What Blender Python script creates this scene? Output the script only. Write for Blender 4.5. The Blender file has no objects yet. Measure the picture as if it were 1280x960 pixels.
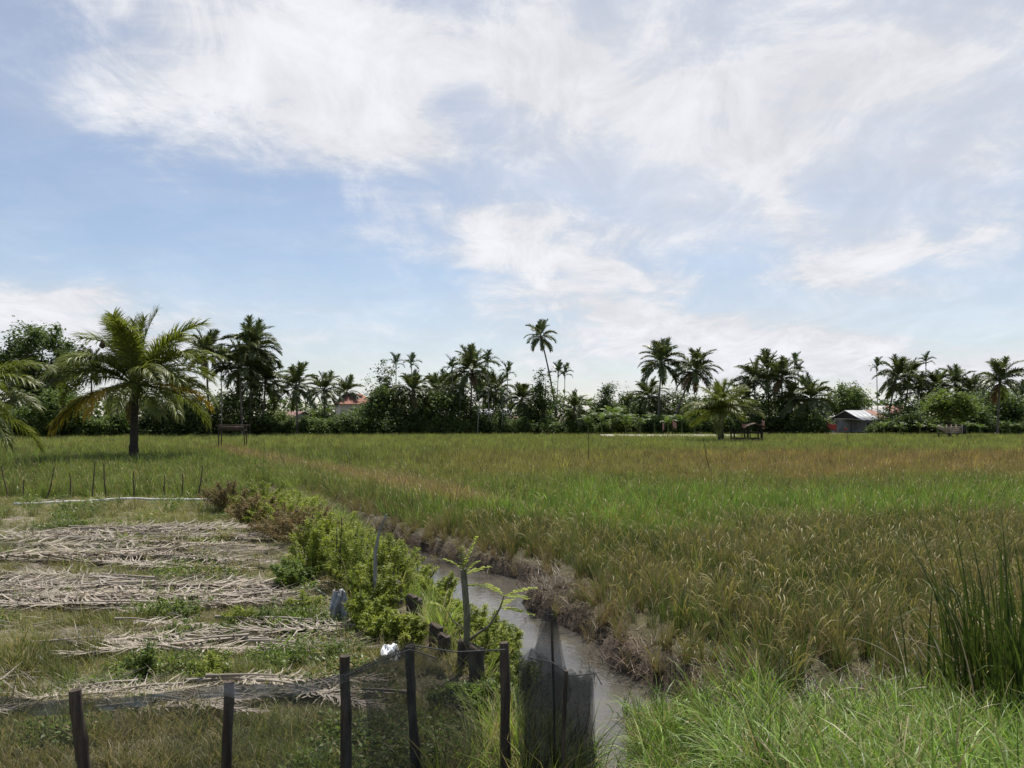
import bpy, math, random
import numpy as np
from mathutils import Vector, Matrix, Euler
R = math.radians
random.seed(7); rng = np.random.default_rng(7)
sc = bpy.context.scene
COL = sc.collection
# ------------------------------------------------------------------ camera
FPX, HOR, CAMZ = 961.0, 520.0, 2.5          # focal length and horizon row of a 1280x960 frame, eye height
cd = bpy.data.cameras.new('camera'); cam = bpy.data.objects.new('camera', cd); COL.objects.link(cam)
cd.sensor_width = 36.0; cd.lens = 36.0*FPX/1280.0; cd.shift_y = (HOR-480.0)/1280.0
cd.clip_start = 0.05; cd.clip_end = 5000
cam.location = (0, 0, CAMZ); cam.rotation_euler = (R(90), 0, 0); sc.camera = cam
# ------------------------------------------------------------------ sun, sky, exposure
SUN_EL, SUN_AZ = R(64), R(16)               # azimuth from +Y towards +X
sd = bpy.data.lights.new('sun', 'SUN'); sun = bpy.data.objects.new('sun', sd); COL.objects.link(sun)
sd.energy = 5.0; sd.angle = R(0.55); sd.color = (1.0, 0.95, 0.86)
sdir = Vector((math.cos(SUN_EL)*math.sin(SUN_AZ), math.cos(SUN_EL)*math.cos(SUN_AZ), math.sin(SUN_EL)))
sun.rotation_euler = sdir.to_track_quat('Z', 'Y').to_euler(); sun.location = (0, 0, 60)
sc.view_settings.view_transform = 'Standard'; sc.view_settings.look = 'None'
sc.view_settings.exposure = 0.38; sc.view_settings.gamma = 1.0; sc.view_settings.use_curve_mapping = False
sc.cycles.max_bounces = 6; sc.cycles.diffuse_bounces = 3; sc.cycles.glossy_bounces = 2
sc.cycles.transmission_bounces = 3; sc.cycles.transparent_max_bounces = 12
sc.cycles.use_denoising = True; sc.cycles.denoising_prefilter = 'ACCURATE'
sc.cycles.caustics_reflective = False; sc.cycles.caustics_refractive = False

class G:
    """tiny helper to write node maths"""
    def __init__(s, nt): s.nt = nt; s.L = nt.links
    def node(s, t, **k):
        n = s.nt.nodes.new(t)
        for a, b in k.items(): setattr(n, a, b)
        return n
    def put(s, sock, v):
        if hasattr(v, 'is_output'): s.L.new(v, sock)
        elif v is not None: sock.default_value = v
    def m(s, op, a, b=None, c=None, clamp=False):
        n = s.node('ShaderNodeMath', operation=op); n.use_clamp = clamp
        for i, v in enumerate((a, b, c)):
            if v is not None: s.put(n.inputs[i], v)
        return n.outputs[0]
    def vm(s, op, a, b=None):
        n = s.node('ShaderNodeVectorMath', operation=op); s.put(n.inputs[0], a)
        if b is not None: s.put(n.inputs[1], b)
        return n.outputs[0]
    def noise(s, vec, scale, detail=4, rough=0.5, dist=0.0, lac=2.0):
        n = s.node('ShaderNodeTexNoise'); s.put(n.inputs['Vector'], vec)
        n.inputs['Scale'].default_value = scale; n.inputs['Detail'].default_value = detail
        n.inputs['Roughness'].default_value = rough; n.inputs['Distortion'].default_value = dist
        n.inputs['Lacunarity'].default_value = lac
        return n.outputs[0]
    def step(s, v, a, b, t0=0.0, t1=1.0):
        n = s.node('ShaderNodeMapRange', interpolation_type='SMOOTHSTEP'); s.put(n.inputs[0], v)
        for i, x in enumerate((a, b, t0, t1)): n.inputs[i+1].default_value = x
        return n.outputs[0]
    def mix(s, f, a, b, blend='MIX'):
        n = s.node('ShaderNodeMix', data_type='RGBA', blend_type=blend); s.put(n.inputs[0], f)
        for i, v in ((6, a), (7, b)):
            s.put(n.inputs[i], v if hasattr(v, 'is_output') or len(v) == 4 else (*v, 1))
        return n.outputs[2]
    def xyz(s, v):
        n = s.node('ShaderNodeSeparateXYZ'); s.put(n.inputs[0], v); return n.outputs
    def comb(s, x, y, z):
        n = s.node('ShaderNodeCombineXYZ')
        for i, v in enumerate((x, y, z)): s.put(n.inputs[i], v)
        return n.outputs[0]

def make_world():
    w = bpy.data.worlds.new('World'); sc.world = w; w.use_nodes = True
    nt = w.node_tree; nt.nodes.clear(); g = G(nt)
    sky = g.node('ShaderNodeTexSky', sky_type='NISHITA'); sky.sun_disc = False
    sky.sun_elevation = SUN_EL; sky.sun_rotation = SUN_AZ; sky.air_density = 1.0; sky.dust_density = 0.25; sky.ozone_density = 2.0
    gen = g.node('ShaderNodeTexCoord').outputs['Generated']
    x, y, z = g.xyz(gen)[:3]
    az = g.m('ARCTAN2', x, y); el = g.m('ARCSINE', z)
    # cloud masses: (image column, row, half width, half height, tilt, weight) turned into azimuth / elevation
    blobs = [(320, 110, 210, 75, 0.16, .52), (470, 175, 150, 42, 0.20, .42), (200, 165, 90, 40, .15, .35), (500, 85, 80, 34, 0, .35),
             (640, 300, 110, 50, .25, .52), (760, 345, 150, 50, .20, .46), (900, 425, 240, 40, .16, .52), (1080, 450, 160, 26, .10, .42),
             (70, 365, 150, 20, 0, .50), (110, 330, 120, 10, 0, .30), (975, 250, 26, 110, -.45, .38), (1130, 318, 150, 14, -.08, .42), (720, 115, 120, 26, .25, .28),
             (150, 425, 260, 34, 0, .34), (330, 20, 260, 40, 0, .35), (430, 300, 70, 22, 0, .22),
             (60, 250, 190, 85, .05, -.34), (300, 300, 230, 50, .05, -.30), (25, 110, 55, 110, 0, -.30), (330, 365, 240, 30, 0, -.22),
             (970, 385, 180, 20, .16, -.45), (520, 425, 110, 30, 0, -.22), (1170, 395, 150, 22, .08, -.24), (590, 225, 170, 24, .1, -.42), (590, 130, 45, 110, -.3, -.30), (820, 250, 120, 40, .2, -.25)]
    veils = [(980, 60, 460, 170, 0, .46), (1150, 210, 330, 150, 0, .34), (600, 40, 200, 120, 0, .16), (860, 230, 240, 110, 0, .14), (640, 440, 900, 70, 0, .18), (60, 50, 220, 90, 0, .16), (40, 400, 300, 60, 0, .14)]
    def field(lst):
        D = None
        for (bx, by, rx, ry, t, wt) in lst:
            a0 = math.atan((bx-640)/FPX); e0 = math.atan((HOR-by)/FPX*math.cos(a0))
            da = g.m('SUBTRACT', az, a0); de = g.m('SUBTRACT', el, e0)
            c, s_ = math.cos(t), math.sin(t)
            u = g.m('ADD', g.m('MULTIPLY', da, c*FPX/rx), g.m('MULTIPLY', de, -s_*FPX/rx))
            v = g.m('ADD', g.m('MULTIPLY', da, s_*FPX/ry), g.m('MULTIPLY', de, c*FPX/ry))
            q = g.m('ADD', g.m('MULTIPLY', u, u), g.m('MULTIPLY', v, v))
            e = g.m('MULTIPLY', g.m('EXPONENT', g.m('MULTIPLY', q, -0.8)), wt)
            D = e if D is None else g.m('ADD', D, e)
        return D
    D = field(blobs); Vl = field(veils)
    zz = g.m('ADD', g.m('MAXIMUM', z, 0.0), 0.22)
    px_, py_ = g.m('DIVIDE', x, zz), g.m('DIVIDE', y, zz)
    P = g.comb(px_, py_, 0.3)
    rot = g.node('ShaderNodeMapping'); g.put(rot.inputs[0], P)
    rot.inputs['Rotation'].default_value = (0, 0, R(-24)); rot.inputs['Scale'].default_value = (1.0, 0.62, 1)
    Pw = rot.outputs[0]
    n1 = g.noise(Pw, 1.25, 9, .58, .18); n2 = g.noise(Pw, 4.6, 10, .66, .45); n3 = g.noise(g.comb(px_, g.m('MULTIPLY', py_, 2.2), 4.0), 2.3, 8, .62, .3)
    f = g.m('ADD', g.m('MULTIPLY', g.m('SUBTRACT', n1, .5), .95), g.m('MULTIPLY', g.m('SUBTRACT', n2, .5), 1.7))
    f = g.m('ADD', f, g.m('MULTIPLY', g.m('SUBTRACT', n3, .5), 1.1))
    D = g.m('ADD', g.m('ADD', D, .06), f)
    dens = g.step(D, -.05, 1.02)
    veil = g.m('ADD', g.m('MULTIPLY', g.step(n3, .3, .75, .35, 1.0), .22), g.m('MULTIPLY', Vl, g.step(n1, .25, .75, .7, 1.25)))
    low = g.step(el, .0, .20, .30, .03)          # thicker haze of cirrus towards the horizon
    dens = g.m('MINIMUM', g.m('ADD', g.m('ADD', g.m('MULTIPLY', dens, .80), veil), low), 1.0)
    shade = g.m('ADD', g.step(n2, .34, .70, -.085, .05), g.step(D, .1, 1.1, 0, .10))
    val = g.m('ADD', shade, .82)
    cc = g.comb(g.m('MULTIPLY', val, 9.82), g.m('MULTIPLY', val, 10.0), g.m('MULTIPLY', val, 10.55))
    blue = g.mix(1.0, sky.outputs[0], (1.26, 1.22, 1.22), 'MULTIPLY')
    colr = g.mix(dens, blue, cc)
    bg = g.node('ShaderNodeBackground'); g.put(bg.inputs[0], colr); bg.inputs[1].default_value = 0.074
    o = g.node('ShaderNodeOutputWorld'); g.L.new(bg.outputs[0], o.inputs[0])
make_world()

# ------------------------------------------------------------------ materials
MAT = {}
def new_mat(name):
    m = bpy.data.materials.new(name); m.use_nodes = True; m.node_tree.nodes.clear(); MAT[name] = m
    return m, G(m.node_tree)
def finish(g, shader, disp=None):
    o = g.node('ShaderNodeOutputMaterial'); g.L.new(shader, o.inputs[0])
def principled(g, col, rough=.6, spec=.4, normal=None):
    p = g.node('ShaderNodeBsdfPrincipled'); g.put(p.inputs['Base Color'], col if hasattr(col, 'is_output') else (*col, 1))
    g.put(p.inputs['Roughness'], rough); p.inputs['Specular IOR Level'].default_value = spec
    if normal is not None: g.L.new(normal, p.inputs['Normal'])
    return p
def bump(g, h, strength=.4, dist=.02):
    b = g.node('ShaderNodeBump'); g.L.new(h, b.inputs['Height']); b.inputs['Strength'].default_value = strength
    b.inputs['Distance'].default_value = dist; return b.outputs[0]
def leafy(name, dark, light, transl=.35, rough=.42, spec=.4, tint=False, dry=(.30, .21, .10), gold=(.34, .24, .07), tcol=None, obj_var=.25):
    """thin leaf: gloss + light passing through; 'v' on the mesh picks the shade of each leaf"""
    m, g = new_mat(name)
    a = g.node('ShaderNodeAttribute', attribute_name='v').outputs['Fac']
    if tint:
        t = g.node('ShaderNodeAttribute', attribute_name='tint'); t.attribute_type = 'INSTANCER'
        hv = g.m('ADD', g.m('MULTIPLY', a, 1.15), .35)
        c = g.vm('MULTIPLY', t.outputs['Color'], g.comb(hv, hv, hv))
        isdry = g.m('LESS_THAN', a, t.outputs['Alpha'])
        al = g.node('ShaderNodeAttribute', attribute_name='along').outputs['Fac']
        tip = g.m('MULTIPLY', g.step(al, .45, .85), g.m('LESS_THAN', g.m('FRACT', g.m('MULTIPLY', a, 7.31)), g.m('ADD', g.m('MULTIPLY', t.outputs['Alpha'], 1.0), .02)))
        c = g.mix(g.m('MULTIPLY', tip, .85), c, dry); c = g.mix(isdry, c, dry); c = g.mix(g.m('GREATER_THAN', a, 1.5), c, gold)
    else:
        c = g.mix(a, dark, light)
        oi = g.node('ShaderNodeObjectInfo').outputs['Random']
        k = g.m('ADD', g.m('MULTIPLY', oi, obj_var), 1-obj_var/2)
        c = g.vm('MULTIPLY', c, g.comb(k, k, k))
    p = principled(g, c, rough, spec)
    tr = g.node('ShaderNodeBsdfTranslucent')
    g.put(tr.inputs[0], g.vm('MULTIPLY', c, tcol or (1.25, 1.35, .8)))
    mx = g.node('ShaderNodeMixShader'); mx.inputs[0].default_value = transl
    g.L.new(p.outputs[0], mx.inputs[1]); g.L.new(tr.outputs[0], mx.inputs[2]); finish(g, mx.outputs[0])
    return m
leafy('rice_leaf', 0, 0, tint=True, transl=.24, rough=.5, spec=.25, dry=(.255, .185, .11), gold=(.27, .225, .085))
leafy('grass_leaf', 0, 0, tint=True, transl=.36, rough=.45, spec=.3, dry=(.34, .27, .15))
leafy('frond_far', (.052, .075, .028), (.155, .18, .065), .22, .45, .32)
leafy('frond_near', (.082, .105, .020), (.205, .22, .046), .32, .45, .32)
leafy('frond_yellow', (.40, .24, .02), (.50, .36, .05), .4, .5, .3)
leafy('frond_dead', (.13, .085, .045), (.22, .15, .08), .15, .6, .2, tcol=(1, .9, .7))
leafy('areca_leaf', (.032, .056, .02), (.075, .11, .038), .18, .35, .45)
leafy('tree_dark', (.030, .052, .018), (.135, .18, .055), .26, .6, .16)
leafy('tree_mid', (.05, .08, .024), (.155, .205, .058), .3, .6, .16)
leafy('tree_light', (.065, .10, .024), (.18, .22, .055), .35, .6, .18)
leafy('shrub_lime', (.105, .14, .022), (.33, .355, .06), .42, .5, .3)
leafy('shrub_green', (.06, .10, .02), (.19, .24, .05), .4, .5, .3)
leafy('shrub_rust', (.12, .095, .045), (.25, .205, .095), .35, .6, .2, tcol=(1.2, 1, .7))
leafy('banana_leaf', (.07, .11, .03), (.15, .2, .06), .4, .5, .25)
leafy('sapling_leaf', (.22, .27, .03), (.36, .40, .06), .5, .5, .3)
leafy('sedge', (.028, .048, .012), (.085, .11, .026), .28, .5, .25)
leafy('dry_leaf', (.22, .185, .145), (.47, .415, .345), .12, .6, .2, tcol=(1, .9, .75), obj_var=.35)

def noisy(name, c1, c2, scale=6, rough=.8, spec=.25, b=.5, bd=.02, stretch=(1, 1, 1), c3=None):
    m, g = new_mat(name)
    tc = g.node('ShaderNodeTexCoord').outputs['Object']
    mp = g.node('ShaderNodeMapping'); g.put(mp.inputs[0], tc); mp.inputs['Scale'].default_value = stretch
    n = g.noise(mp.outputs[0], scale, 6, .62, .4); n2 = g.noise(mp.outputs[0], scale*5.3, 4, .6)
    c = g.mix(g.step(n, .3, .7), c1, c2)
    if c3: c = g.mix(g.step(n2, .52, .7), c, c3)
    p = principled(g, c, rough, spec, bump(g, g.m('ADD', n, g.m('MULTIPLY', n2, .6)), b, bd)); finish(g, p.outputs[0])
    return m
noisy('palm_trunk', (.09, .08, .065), (.20, .175, .14), 3, .85, .2, .7, .03, (1, 1, 4))
noisy('palm_trunk_dark', (.035, .03, .025), (.085, .07, .055), 3, .9, .2, .8, .03, (1, 1, 4))
noisy('bark', (.05, .04, .03), (.12, .10, .08), 4, .9, .2, .7, .03, (1, 1, .4))
noisy('areca_trunk', (.16, .16, .12), (.28, .27, .22), 2, .8, .2, .3, .02, (1, 1, 5))
noisy('green_stem', (.06, .09, .02), (.12, .14, .04), 8, .6, .3, .2, .01)
noisy('post_wood', (.035, .026, .02), (.10, .08, .062), 9, .85, .2, .8, .006, (3, 3, .35), (.055, .045, .035))
noisy('pile_wood', (.034, .029, .025), (.10, .085, .07), 7, .85, .2, .9, .01, (2.5, 2.5, .4), (.03, .026, .022))
noisy('pile_top', (.03, .024, .019), (.085, .066, .05), 14, .9, .2, .7, .008)
noisy('grey_wood', (.15, .145, .135), (.32, .31, .29), 10, .85, .2, .7, .006, (3, 3, .4))
noisy('sapling_bark', (.09, .085, .06), (.20, .185, .13), 12, .85, .2, .6, .005, (2, 2, .6))
noisy('stand_wood', (.05, .036, .028), (.11, .08, .06), 5, .85, .2, .4, .01, (1, 1, .5))
noisy('plank_pale', (.20, .16, .12), (.38, .31, .24), 4, .85, .2, .4, .01, (.5, 1, 3))
noisy('plank_dark', (.02, .017, .015), (.05, .042, .036), 4, .85, .2, .4, .01)
noisy('roof_red', (.20, .085, .058), (.29, .13, .09), 1.6, .8, .25, .3, .02)
noisy('roof_maroon', (.15, .08, .078), (.22, .12, .115), 1.6, .8, .25, .3, .02)
noisy('roof_zinc', (.30, .31, .325), (.42, .43, .445), .8, .5, .4, .2, .02)
noisy('roof_grey', (.26, .25, .24), (.4, .39, .37), .9, .7, .3, .2, .02)
noisy('roof_rust', (.20, .105, .075), (.30, .17, .13), 1.2, .8, .25, .2, .02)
noisy('wall_cream', (.55, .50, .42), (.66, .62, .54), .8, .85, .2, .2, .02)
noisy('wall_grey', (.16, .16, .155), (.27, .265, .25), .9, .9, .2, .3, .02)
noisy('wall_white', (.62, .62, .60), (.74, .74, .72), .8, .85, .2, .2, .02)
noisy('dark_opening', (.012, .012, .012), (.02, .02, .02), 2, .5, .4, .1)
noisy('cloth_red', (.36, .05, .045), (.46, .085, .07), 5, .8, .2, .4, .02)
noisy('cloth_pink', (.38, .19, .165), (.48, .27, .23), 5, .8, .2, .4, .02)
noisy('pipe_white', (.50, .50, .50), (.72, .72, .70), 3, .45, .45, .2, .006, c3=(.34, .32, .28))
noisy('plastic_grey', (.17, .175, .18), (.36, .365, .37), 12, .45, .45, .5, .01)
noisy('plastic_white', (.70, .71, .73), (.82, .83, .84), 14, .4, .5, .5, .01)
noisy('nest_straw', (.05, .04, .025), (.11, .085, .05), 20, .9, .1, .8, .01)
noisy('cord', (.05, .05, .05), (.09, .09, .085), 20, .8, .2, .3, .004)
noisy('track_sand', (.38, .36, .31), (.52, .49, .43), .7, .9, .15, .2, .02)

def net_mat(name, alpha, k):
    m, g = new_mat(name)
    tc = g.node('ShaderNodeTexCoord').outputs['Object']
    n = g.noise(tc, 5, 5, .6, .8); n2 = g.noise(tc, 34, 3, .6)
    c = g.mix(g.step(n, .35, .7), (.016*k, .017*k, .017*k), (.05*k, .052*k, .053*k))
    p = principled(g, c, .55, .45); t = g.node('ShaderNodeBsdfTransparent')
    f = g.m('ADD', g.m('ADD', g.m('MULTIPLY', g.m('SUBTRACT', n, .5), .30), alpha), g.m('MULTIPLY', g.m('SUBTRACT', n2, .5), .22), clamp=True)
    mx = g.node('ShaderNodeMixShader'); g.put(mx.inputs[0], f)
    g.L.new(t.outputs[0], mx.inputs[1]); g.L.new(p.outputs[0], mx.inputs[2]); finish(g, mx.outputs[0])
net_mat('net_mesh', .42, 1.7); net_mat('net_dense', .46, 2.0); net_mat('net_hem', .55, 5.0)

def ground_mat():
    m, g = new_mat('ground')
    pos = g.node('ShaderNodeNewGeometry').outputs['Position']
    z = g.node('ShaderNodeAttribute', attribute_name='zone')       # R yard, G mud bank, B roadside
    r, gg, b = g.xyz(z.outputs['Color'])[:3]
    n1 = g.noise(pos, .55, 6, .6, .5); n2 = g.noise(pos, 3.1, 6, .65, .5); n3 = g.noise(pos, 21, 5, .65)
    yard = g.mix(g.step(n2, .35, .68), (.115, .09, .066), (.275, .235, .185))
    yard = g.mix(g.step(n1, .42, .64, 0, .75), yard, (.072, .078, .03))
    yard = g.mix(g.step(n3, .50, .72, 0, .5), yard, (.34, .30, .245))
    mud = g.mix(g.step(n2, .35, .7), (.055, .04, .032), (.135, .10, .078))
    field = g.mix(g.step(n2, .35, .7), (.045, .045, .02), (.10, .085, .045))
    road = g.mix(g.step(n2, .35, .7), (.05, .055, .022), (.13, .115, .065))
    c = g.mix(r, field, yard); c = g.mix(gg, c, mud); c = g.mix(b, c, road)
    h = g.m('ADD', n2, g.m('MULTIPLY', n3, .6))
    p = principled(g, c, .9, .2, bump(g, h, .8, .05)); finish(g, p.outputs[0])
ground_mat()
def water_mat():
    m, g = new_mat('muddy_water')
    pos = g.node('ShaderNodeNewGeometry').outputs['Position']
    n = g.noise(pos, 1.3, 4, .5, .6); n2 = g.noise(pos, 9, 3, .5); n3 = g.noise(pos, 48, 4, .6)
    c = g.mix(g.step(n, .3, .7), (.056, .050, .041), (.088, .081, .069))
    c = g.mix(g.step(g.m('MULTIPLY', n3, g.step(n, .4, .7)), .46, .52, 0, .6), c, (.10, .085, .05))   # floating bits
    p = principled(g, c, .03, 1.0, bump(g, g.m('ADD', n2, g.m('MULTIPLY', n, 1.2)), .16, .03))
    p.inputs['IOR'].default_value = 1.36; finish(g, p.outputs[0])
water_mat()

# ------------------------------------------------------------------ mesh helpers
class MB:
    def __init__(s): s.V = []; s.F = []; s.M = []; s.A = []; s.B = []; s.n = 0
    def add(s, V, F, m=0, a=0.5, b=0.0):
        V = np.asarray(V, float).reshape(-1, 3); F = np.asarray(F, int)
        s.V.append(V); s.F.append(F + s.n); s.M.append(np.full(len(F), m)); s.n += len(V)
        s.A.append(np.full(len(V), a) if np.isscalar(a) else np.asarray(a, float)); s.B.append(np.full(len(V), b) if np.isscalar(b) else np.asarray(b, float))
    def mesh(s, name, mats, smooth=False):
        V = np.concatenate(s.V); A = np.concatenate(s.A)
        me = bpy.data.meshes.new(name); me.vertices.add(len(V)); me.vertices.foreach_set('co', V.ravel())
        lt = np.concatenate([np.full(len(f), f.shape[1]) for f in s.F]); ls = np.concatenate([[0], np.cumsum(lt)[:-1]])
        lv = np.concatenate([f.ravel() for f in s.F])
        me.loops.add(len(lv)); me.loops.foreach_set('vertex_index', lv.astype(np.int32))
        me.polygons.add(len(lt)); me.polygons.foreach_set('loop_start', ls.astype(np.int32))
        me.polygons.foreach_set('loop_total', lt.astype(np.int32))
        me.polygons.foreach_set('material_index', np.concatenate(s.M).astype(np.int32))
        if smooth: me.polygons.foreach_set('use_smooth', np.ones(len(lt), bool))
        at = me.attributes.new('v', 'FLOAT', 'POINT'); at.data.foreach_set('value', A.astype(np.float32))
        at = me.attributes.new('along', 'FLOAT', 'POINT'); at.data.foreach_set('value', np.concatenate(s.B).astype(np.float32))
        for m in mats: me.materials.append(MAT[m])
        me.update(); me.validate(); return me
    def obj(s, name, mats, parent=None, smooth=False, loc=None):
        return link(name, s.mesh(name, mats if isinstance(mats, (list, tuple)) else [mats], smooth), parent, loc)
def link(name, data, parent=None, loc=None):
    o = bpy.data.objects.new(name, data); COL.objects.link(o)
    if parent is not None: o.parent = parent
    if loc is not None: o.location = loc
    return o
def tag(o, label=None, cat=None, group=None, kind=None):
    if label: o['label'] = label
    if cat: o['category'] = cat
    if group: o['group'] = group
    if kind: o['kind'] = kind
    return o
def thing(name, loc, label, cat, group=None, rz=0.0):
    o = link(name, None, None, loc); o.rotation_euler = (0, 0, rz); o.empty_display_size = .2
    return tag(o, label, cat, group)
def norm(v): return v/np.maximum(np.linalg.norm(v, axis=-1, keepdims=True), 1e-9)
def tube(mb, pts, rad, sides=8, m=0, a=.5, cap=True, wob=0.0):
    P = np.asarray(pts, float); n = len(P); rad = np.broadcast_to(np.asarray(rad, float), (n,))
    T = norm(np.gradient(P, axis=0)); ref = np.array([1., 0, 0]) if abs(T[0][0]) < .8 else np.array([0, 1., 0])
    U = norm(np.cross(T, ref)); W = np.cross(T, U); th = np.linspace(0, 2*np.pi, sides, endpoint=False)
    rr = rad[:, None]*(1 + (rng.normal(0, wob, (n, sides)) if wob else 0))
    V = P[:, None] + rr[..., None]*(np.cos(th)[None, :, None]*U[:, None] + np.sin(th)[None, :, None]*W[:, None])
    i = np.arange(n-1)[:, None]*sides; j = np.arange(sides)[None]; k = (j+1) % sides
    F = np.stack([i+j, i+k, i+sides+k, i+sides+j], -1).reshape(-1, 4)
    mb.add(V.reshape(-1, 3), F, m, a)
    if cap:
        for q, fl in ((0, True), (n-1, False)):
            c = np.vstack([V[q], P[q][None]]); b = np.arange(sides)
            f = np.stack([b, (b+1) % sides, np.full(sides, sides)], -1)
            mb.add(c, f[:, ::-1] if fl else f, m, a)
def box(mb, c, s, rot=None, m=0, a=.5):
    v = np.array([[x, y, z] for x in (-.5, .5) for y in (-.5, .5) for z in (-.5, .5)])*np.array(s)
    if rot is not None: v = v @ np.array(Euler(rot).to_matrix()).T
    mb.add(v + np.array(c), [[0, 1, 3, 2], [4, 6, 7, 5], [0, 4, 5, 1], [2, 3, 7, 6], [0, 2, 6, 4], [1, 5, 7, 3]], m, a)
def prism(mb, poly, y0, y1, m=0):
    """polygon in XZ pulled from y0 to y1"""
    n = len(poly); V = [[p[0], y, p[1]] for y in (y0, y1) for p in poly]
    for i in range(n): j = (i+1) % n; mb.add([V[i], V[j], V[n+j], V[n+i]], [[0, 1, 2, 3]], m)
    mb.add(V[:n], [list(range(n))[::-1]], m); mb.add(V[n:], [list(range(n))], m)
def blades(mb, base, az, length, lean, bend, width, nseg=4, m=0, a=.5, prof=None, twist=None, power=1.6):
    """many grass blades in one go: arrays of base points, direction, length, lean and bend angles"""
    n = len(az); L = np.broadcast_to(length, (n,)); W = np.broadcast_to(width, (n,))
    lean = np.broadcast_to(lean, (n,)); bend = np.broadcast_to(bend, (n,))
    t = np.linspace(0, 1, nseg+1); th = lean[:, None] + bend[:, None]*t[None]**power
    dl = L[:, None]/nseg; mid = (th[:, 1:] + th[:, :-1])/2
    hr = np.concatenate([np.zeros((n, 1)), np.cumsum(np.sin(mid)*dl, 1)], 1); hz = np.concatenate([np.zeros((n, 1)), np.cumsum(np.cos(mid)*dl, 1)], 1)
    D = np.stack([np.cos(az), np.sin(az)], -1); sa = az + np.pi/2 + (0 if twist is None else twist); S = np.stack([np.cos(sa), np.sin(sa)], -1)
    pr = (1 - t**2*.93) if prof is None else np.asarray(prof)
    C = np.zeros((n, nseg+1, 3)); C[..., :2] = D[:, None]*hr[..., None]; C[..., 2] = hz; C += np.asarray(base)[:, None]
    off = np.zeros((n, nseg+1, 3)); off[..., :2] = S[:, None]*(W[:, None]*pr[None]/2)[..., None]
    V = np.stack([C-off, C+off], 2).reshape(-1, 3)
    k = (np.arange(n)[:, None]*(nseg+1) + np.arange(nseg)[None]).ravel()*2
    F = np.stack([k, k+1, k+3, k+2], -1)
    mb.add(V, F, m, a if np.isscalar(a) else np.repeat(a, (nseg+1)*2), np.tile(np.repeat(t, 2), n))
def leaves(mb, P, size, m=0, a=.5, up=.6, aspect=.45, droop=0.0):
    """one rhombic folded leaf at each point"""
    n = len(P); N = rng.normal(0, 1, (n, 3)); N[:, 2] = np.abs(N[:, 2]) + up*1.5; N = norm(N)
    d = rng.normal(0, 1, (n, 3)); d[:, 2] -= droop; d = norm(d - (d*N).sum(1, keepdims=True)*N); s = np.cross(N, d)
    L = (size*rng.uniform(.65, 1.35, n))[:, None]; w = L*aspect
    V = np.stack([P, P + d*L*.5 + s*w*.5 - N*w*.10, P + d*L - N*L*.12, P + d*L*.5 - s*w*.5 - N*w*.10], 1).reshape(-1, 3)
    b = np.arange(n)*4; F = np.concatenate([np.stack([b, b+1, b+2], -1), np.stack([b, b+2, b+3], -1)])
    mb.add(V, F, m, a if np.isscalar(a) else np.repeat(a, 4))
def at(x, y, d): return np.array([(x-640)/FPX*d, d, CAMZ-(y-HOR)/FPX*d])
def gxy(x, y, z=0.0):
    d = (CAMZ-z)*FPX/(y-HOR); return np.array([(x-640)/FPX*d, d, z])

# ------------------------------------------------------------------ terrain
WATER = -.55
LB = np.array([[0, .75], [3, .6], [5, .42], [7.2, -.05], [10.2, -1.15], [13, -2.05], [16, -3.2], [20, -5.2], [24.4, -7.6], [30, -10.4], [40, -15]])
RB = np.array([[0, 1.25], [3, 1.2], [5, 1.15], [6.6, 1.36], [8.0, 1.60], [8.65, 1.40], [9.6, 1.05], [10.9, .70], [11.5, .42], [12.2, .02], [12.6, -.05], [13.1, .30], [13.8, .38], [14.6, -.30], [15.6, -1.2], [17, -2.0], [20, -3.8], [24.4, -6.3], [30, -9.4], [40, -14]])
def lbank(y): return np.interp(y, LB[:, 0], LB[:, 1])
def rbank(y): return np.interp(y, RB[:, 0], RB[:, 1])
def ss(x, a, b): t = np.clip((x-a)/(b-a), 0, 1); return t*t*(3-2*t)
def wob(x, y, s=1.0, k=0):
    return (np.sin(x*1.7*s+k)*np.cos(y*1.3*s+2*k) + .6*np.sin(x*3.9*s+1.3*k+y*1.1*s) + .45*np.cos(y*5.3*s-x*2.7*s+k) + .3*np.sin(11*s*x+7*s*y+k))/1.6
def terrain(x, y):
    x = np.asarray(x, float); y = np.asarray(y, float)
    l, r = lbank(y), rbank(y) + .13*wob(x*0, y, 2.2, 1)
    left = x < (l+r)/2
    yard = .0 + .035*wob(x, y, .9)
    field = -.25 + .03*wob(x, y, .6, 2)
    edge = ss(y, 23.0, 24.2)                                      # left of the ditch the yard stops at the pipe
    zl = yard*(1-edge) + field*edge
    near = 1-ss(y, 1.0, 4.6)
    zl = zl + near*.85
    slope = (1-ss(y, 1.5, 7.2))*1.1
    zr = field + slope
    z = np.where(left, zl, zr)
    fade = 1-ss(y, 27, 33)
    din = np.minimum(x-l, r-x)                                    # >0 inside the ditch
    cut = np.where(left, ss(din, -.22, .12), ss(din, -.42, .10))*fade
    z = z*(1-cut) + (-.85)*cut
    z = z + .055*wob(x, y, 3.1, 4)*np.exp(-(np.maximum(-din, 0)/.7)**2)*(~left)*fade*(cut < .8)
    return z
def zone(x, y):
    l, r = lbank(y), rbank(y); left = x < (l+r)/2
    din = np.minimum(x-l, r-x)
    yard = np.where(left, (1-ss(y, 23.2, 24.2)), 0.0)
    mud = ss(din, -.75 + .0*x, -.05)*(1-ss(y, 27, 33))
    mud = np.maximum(mud, np.where(left, 0, .0))
    road = (1-ss(y, 6.2, 8.0))*np.where(left, .35, 1.0)
    return np.stack([yard, mud, road*(1-mud), np.ones_like(x)], -1)
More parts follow.
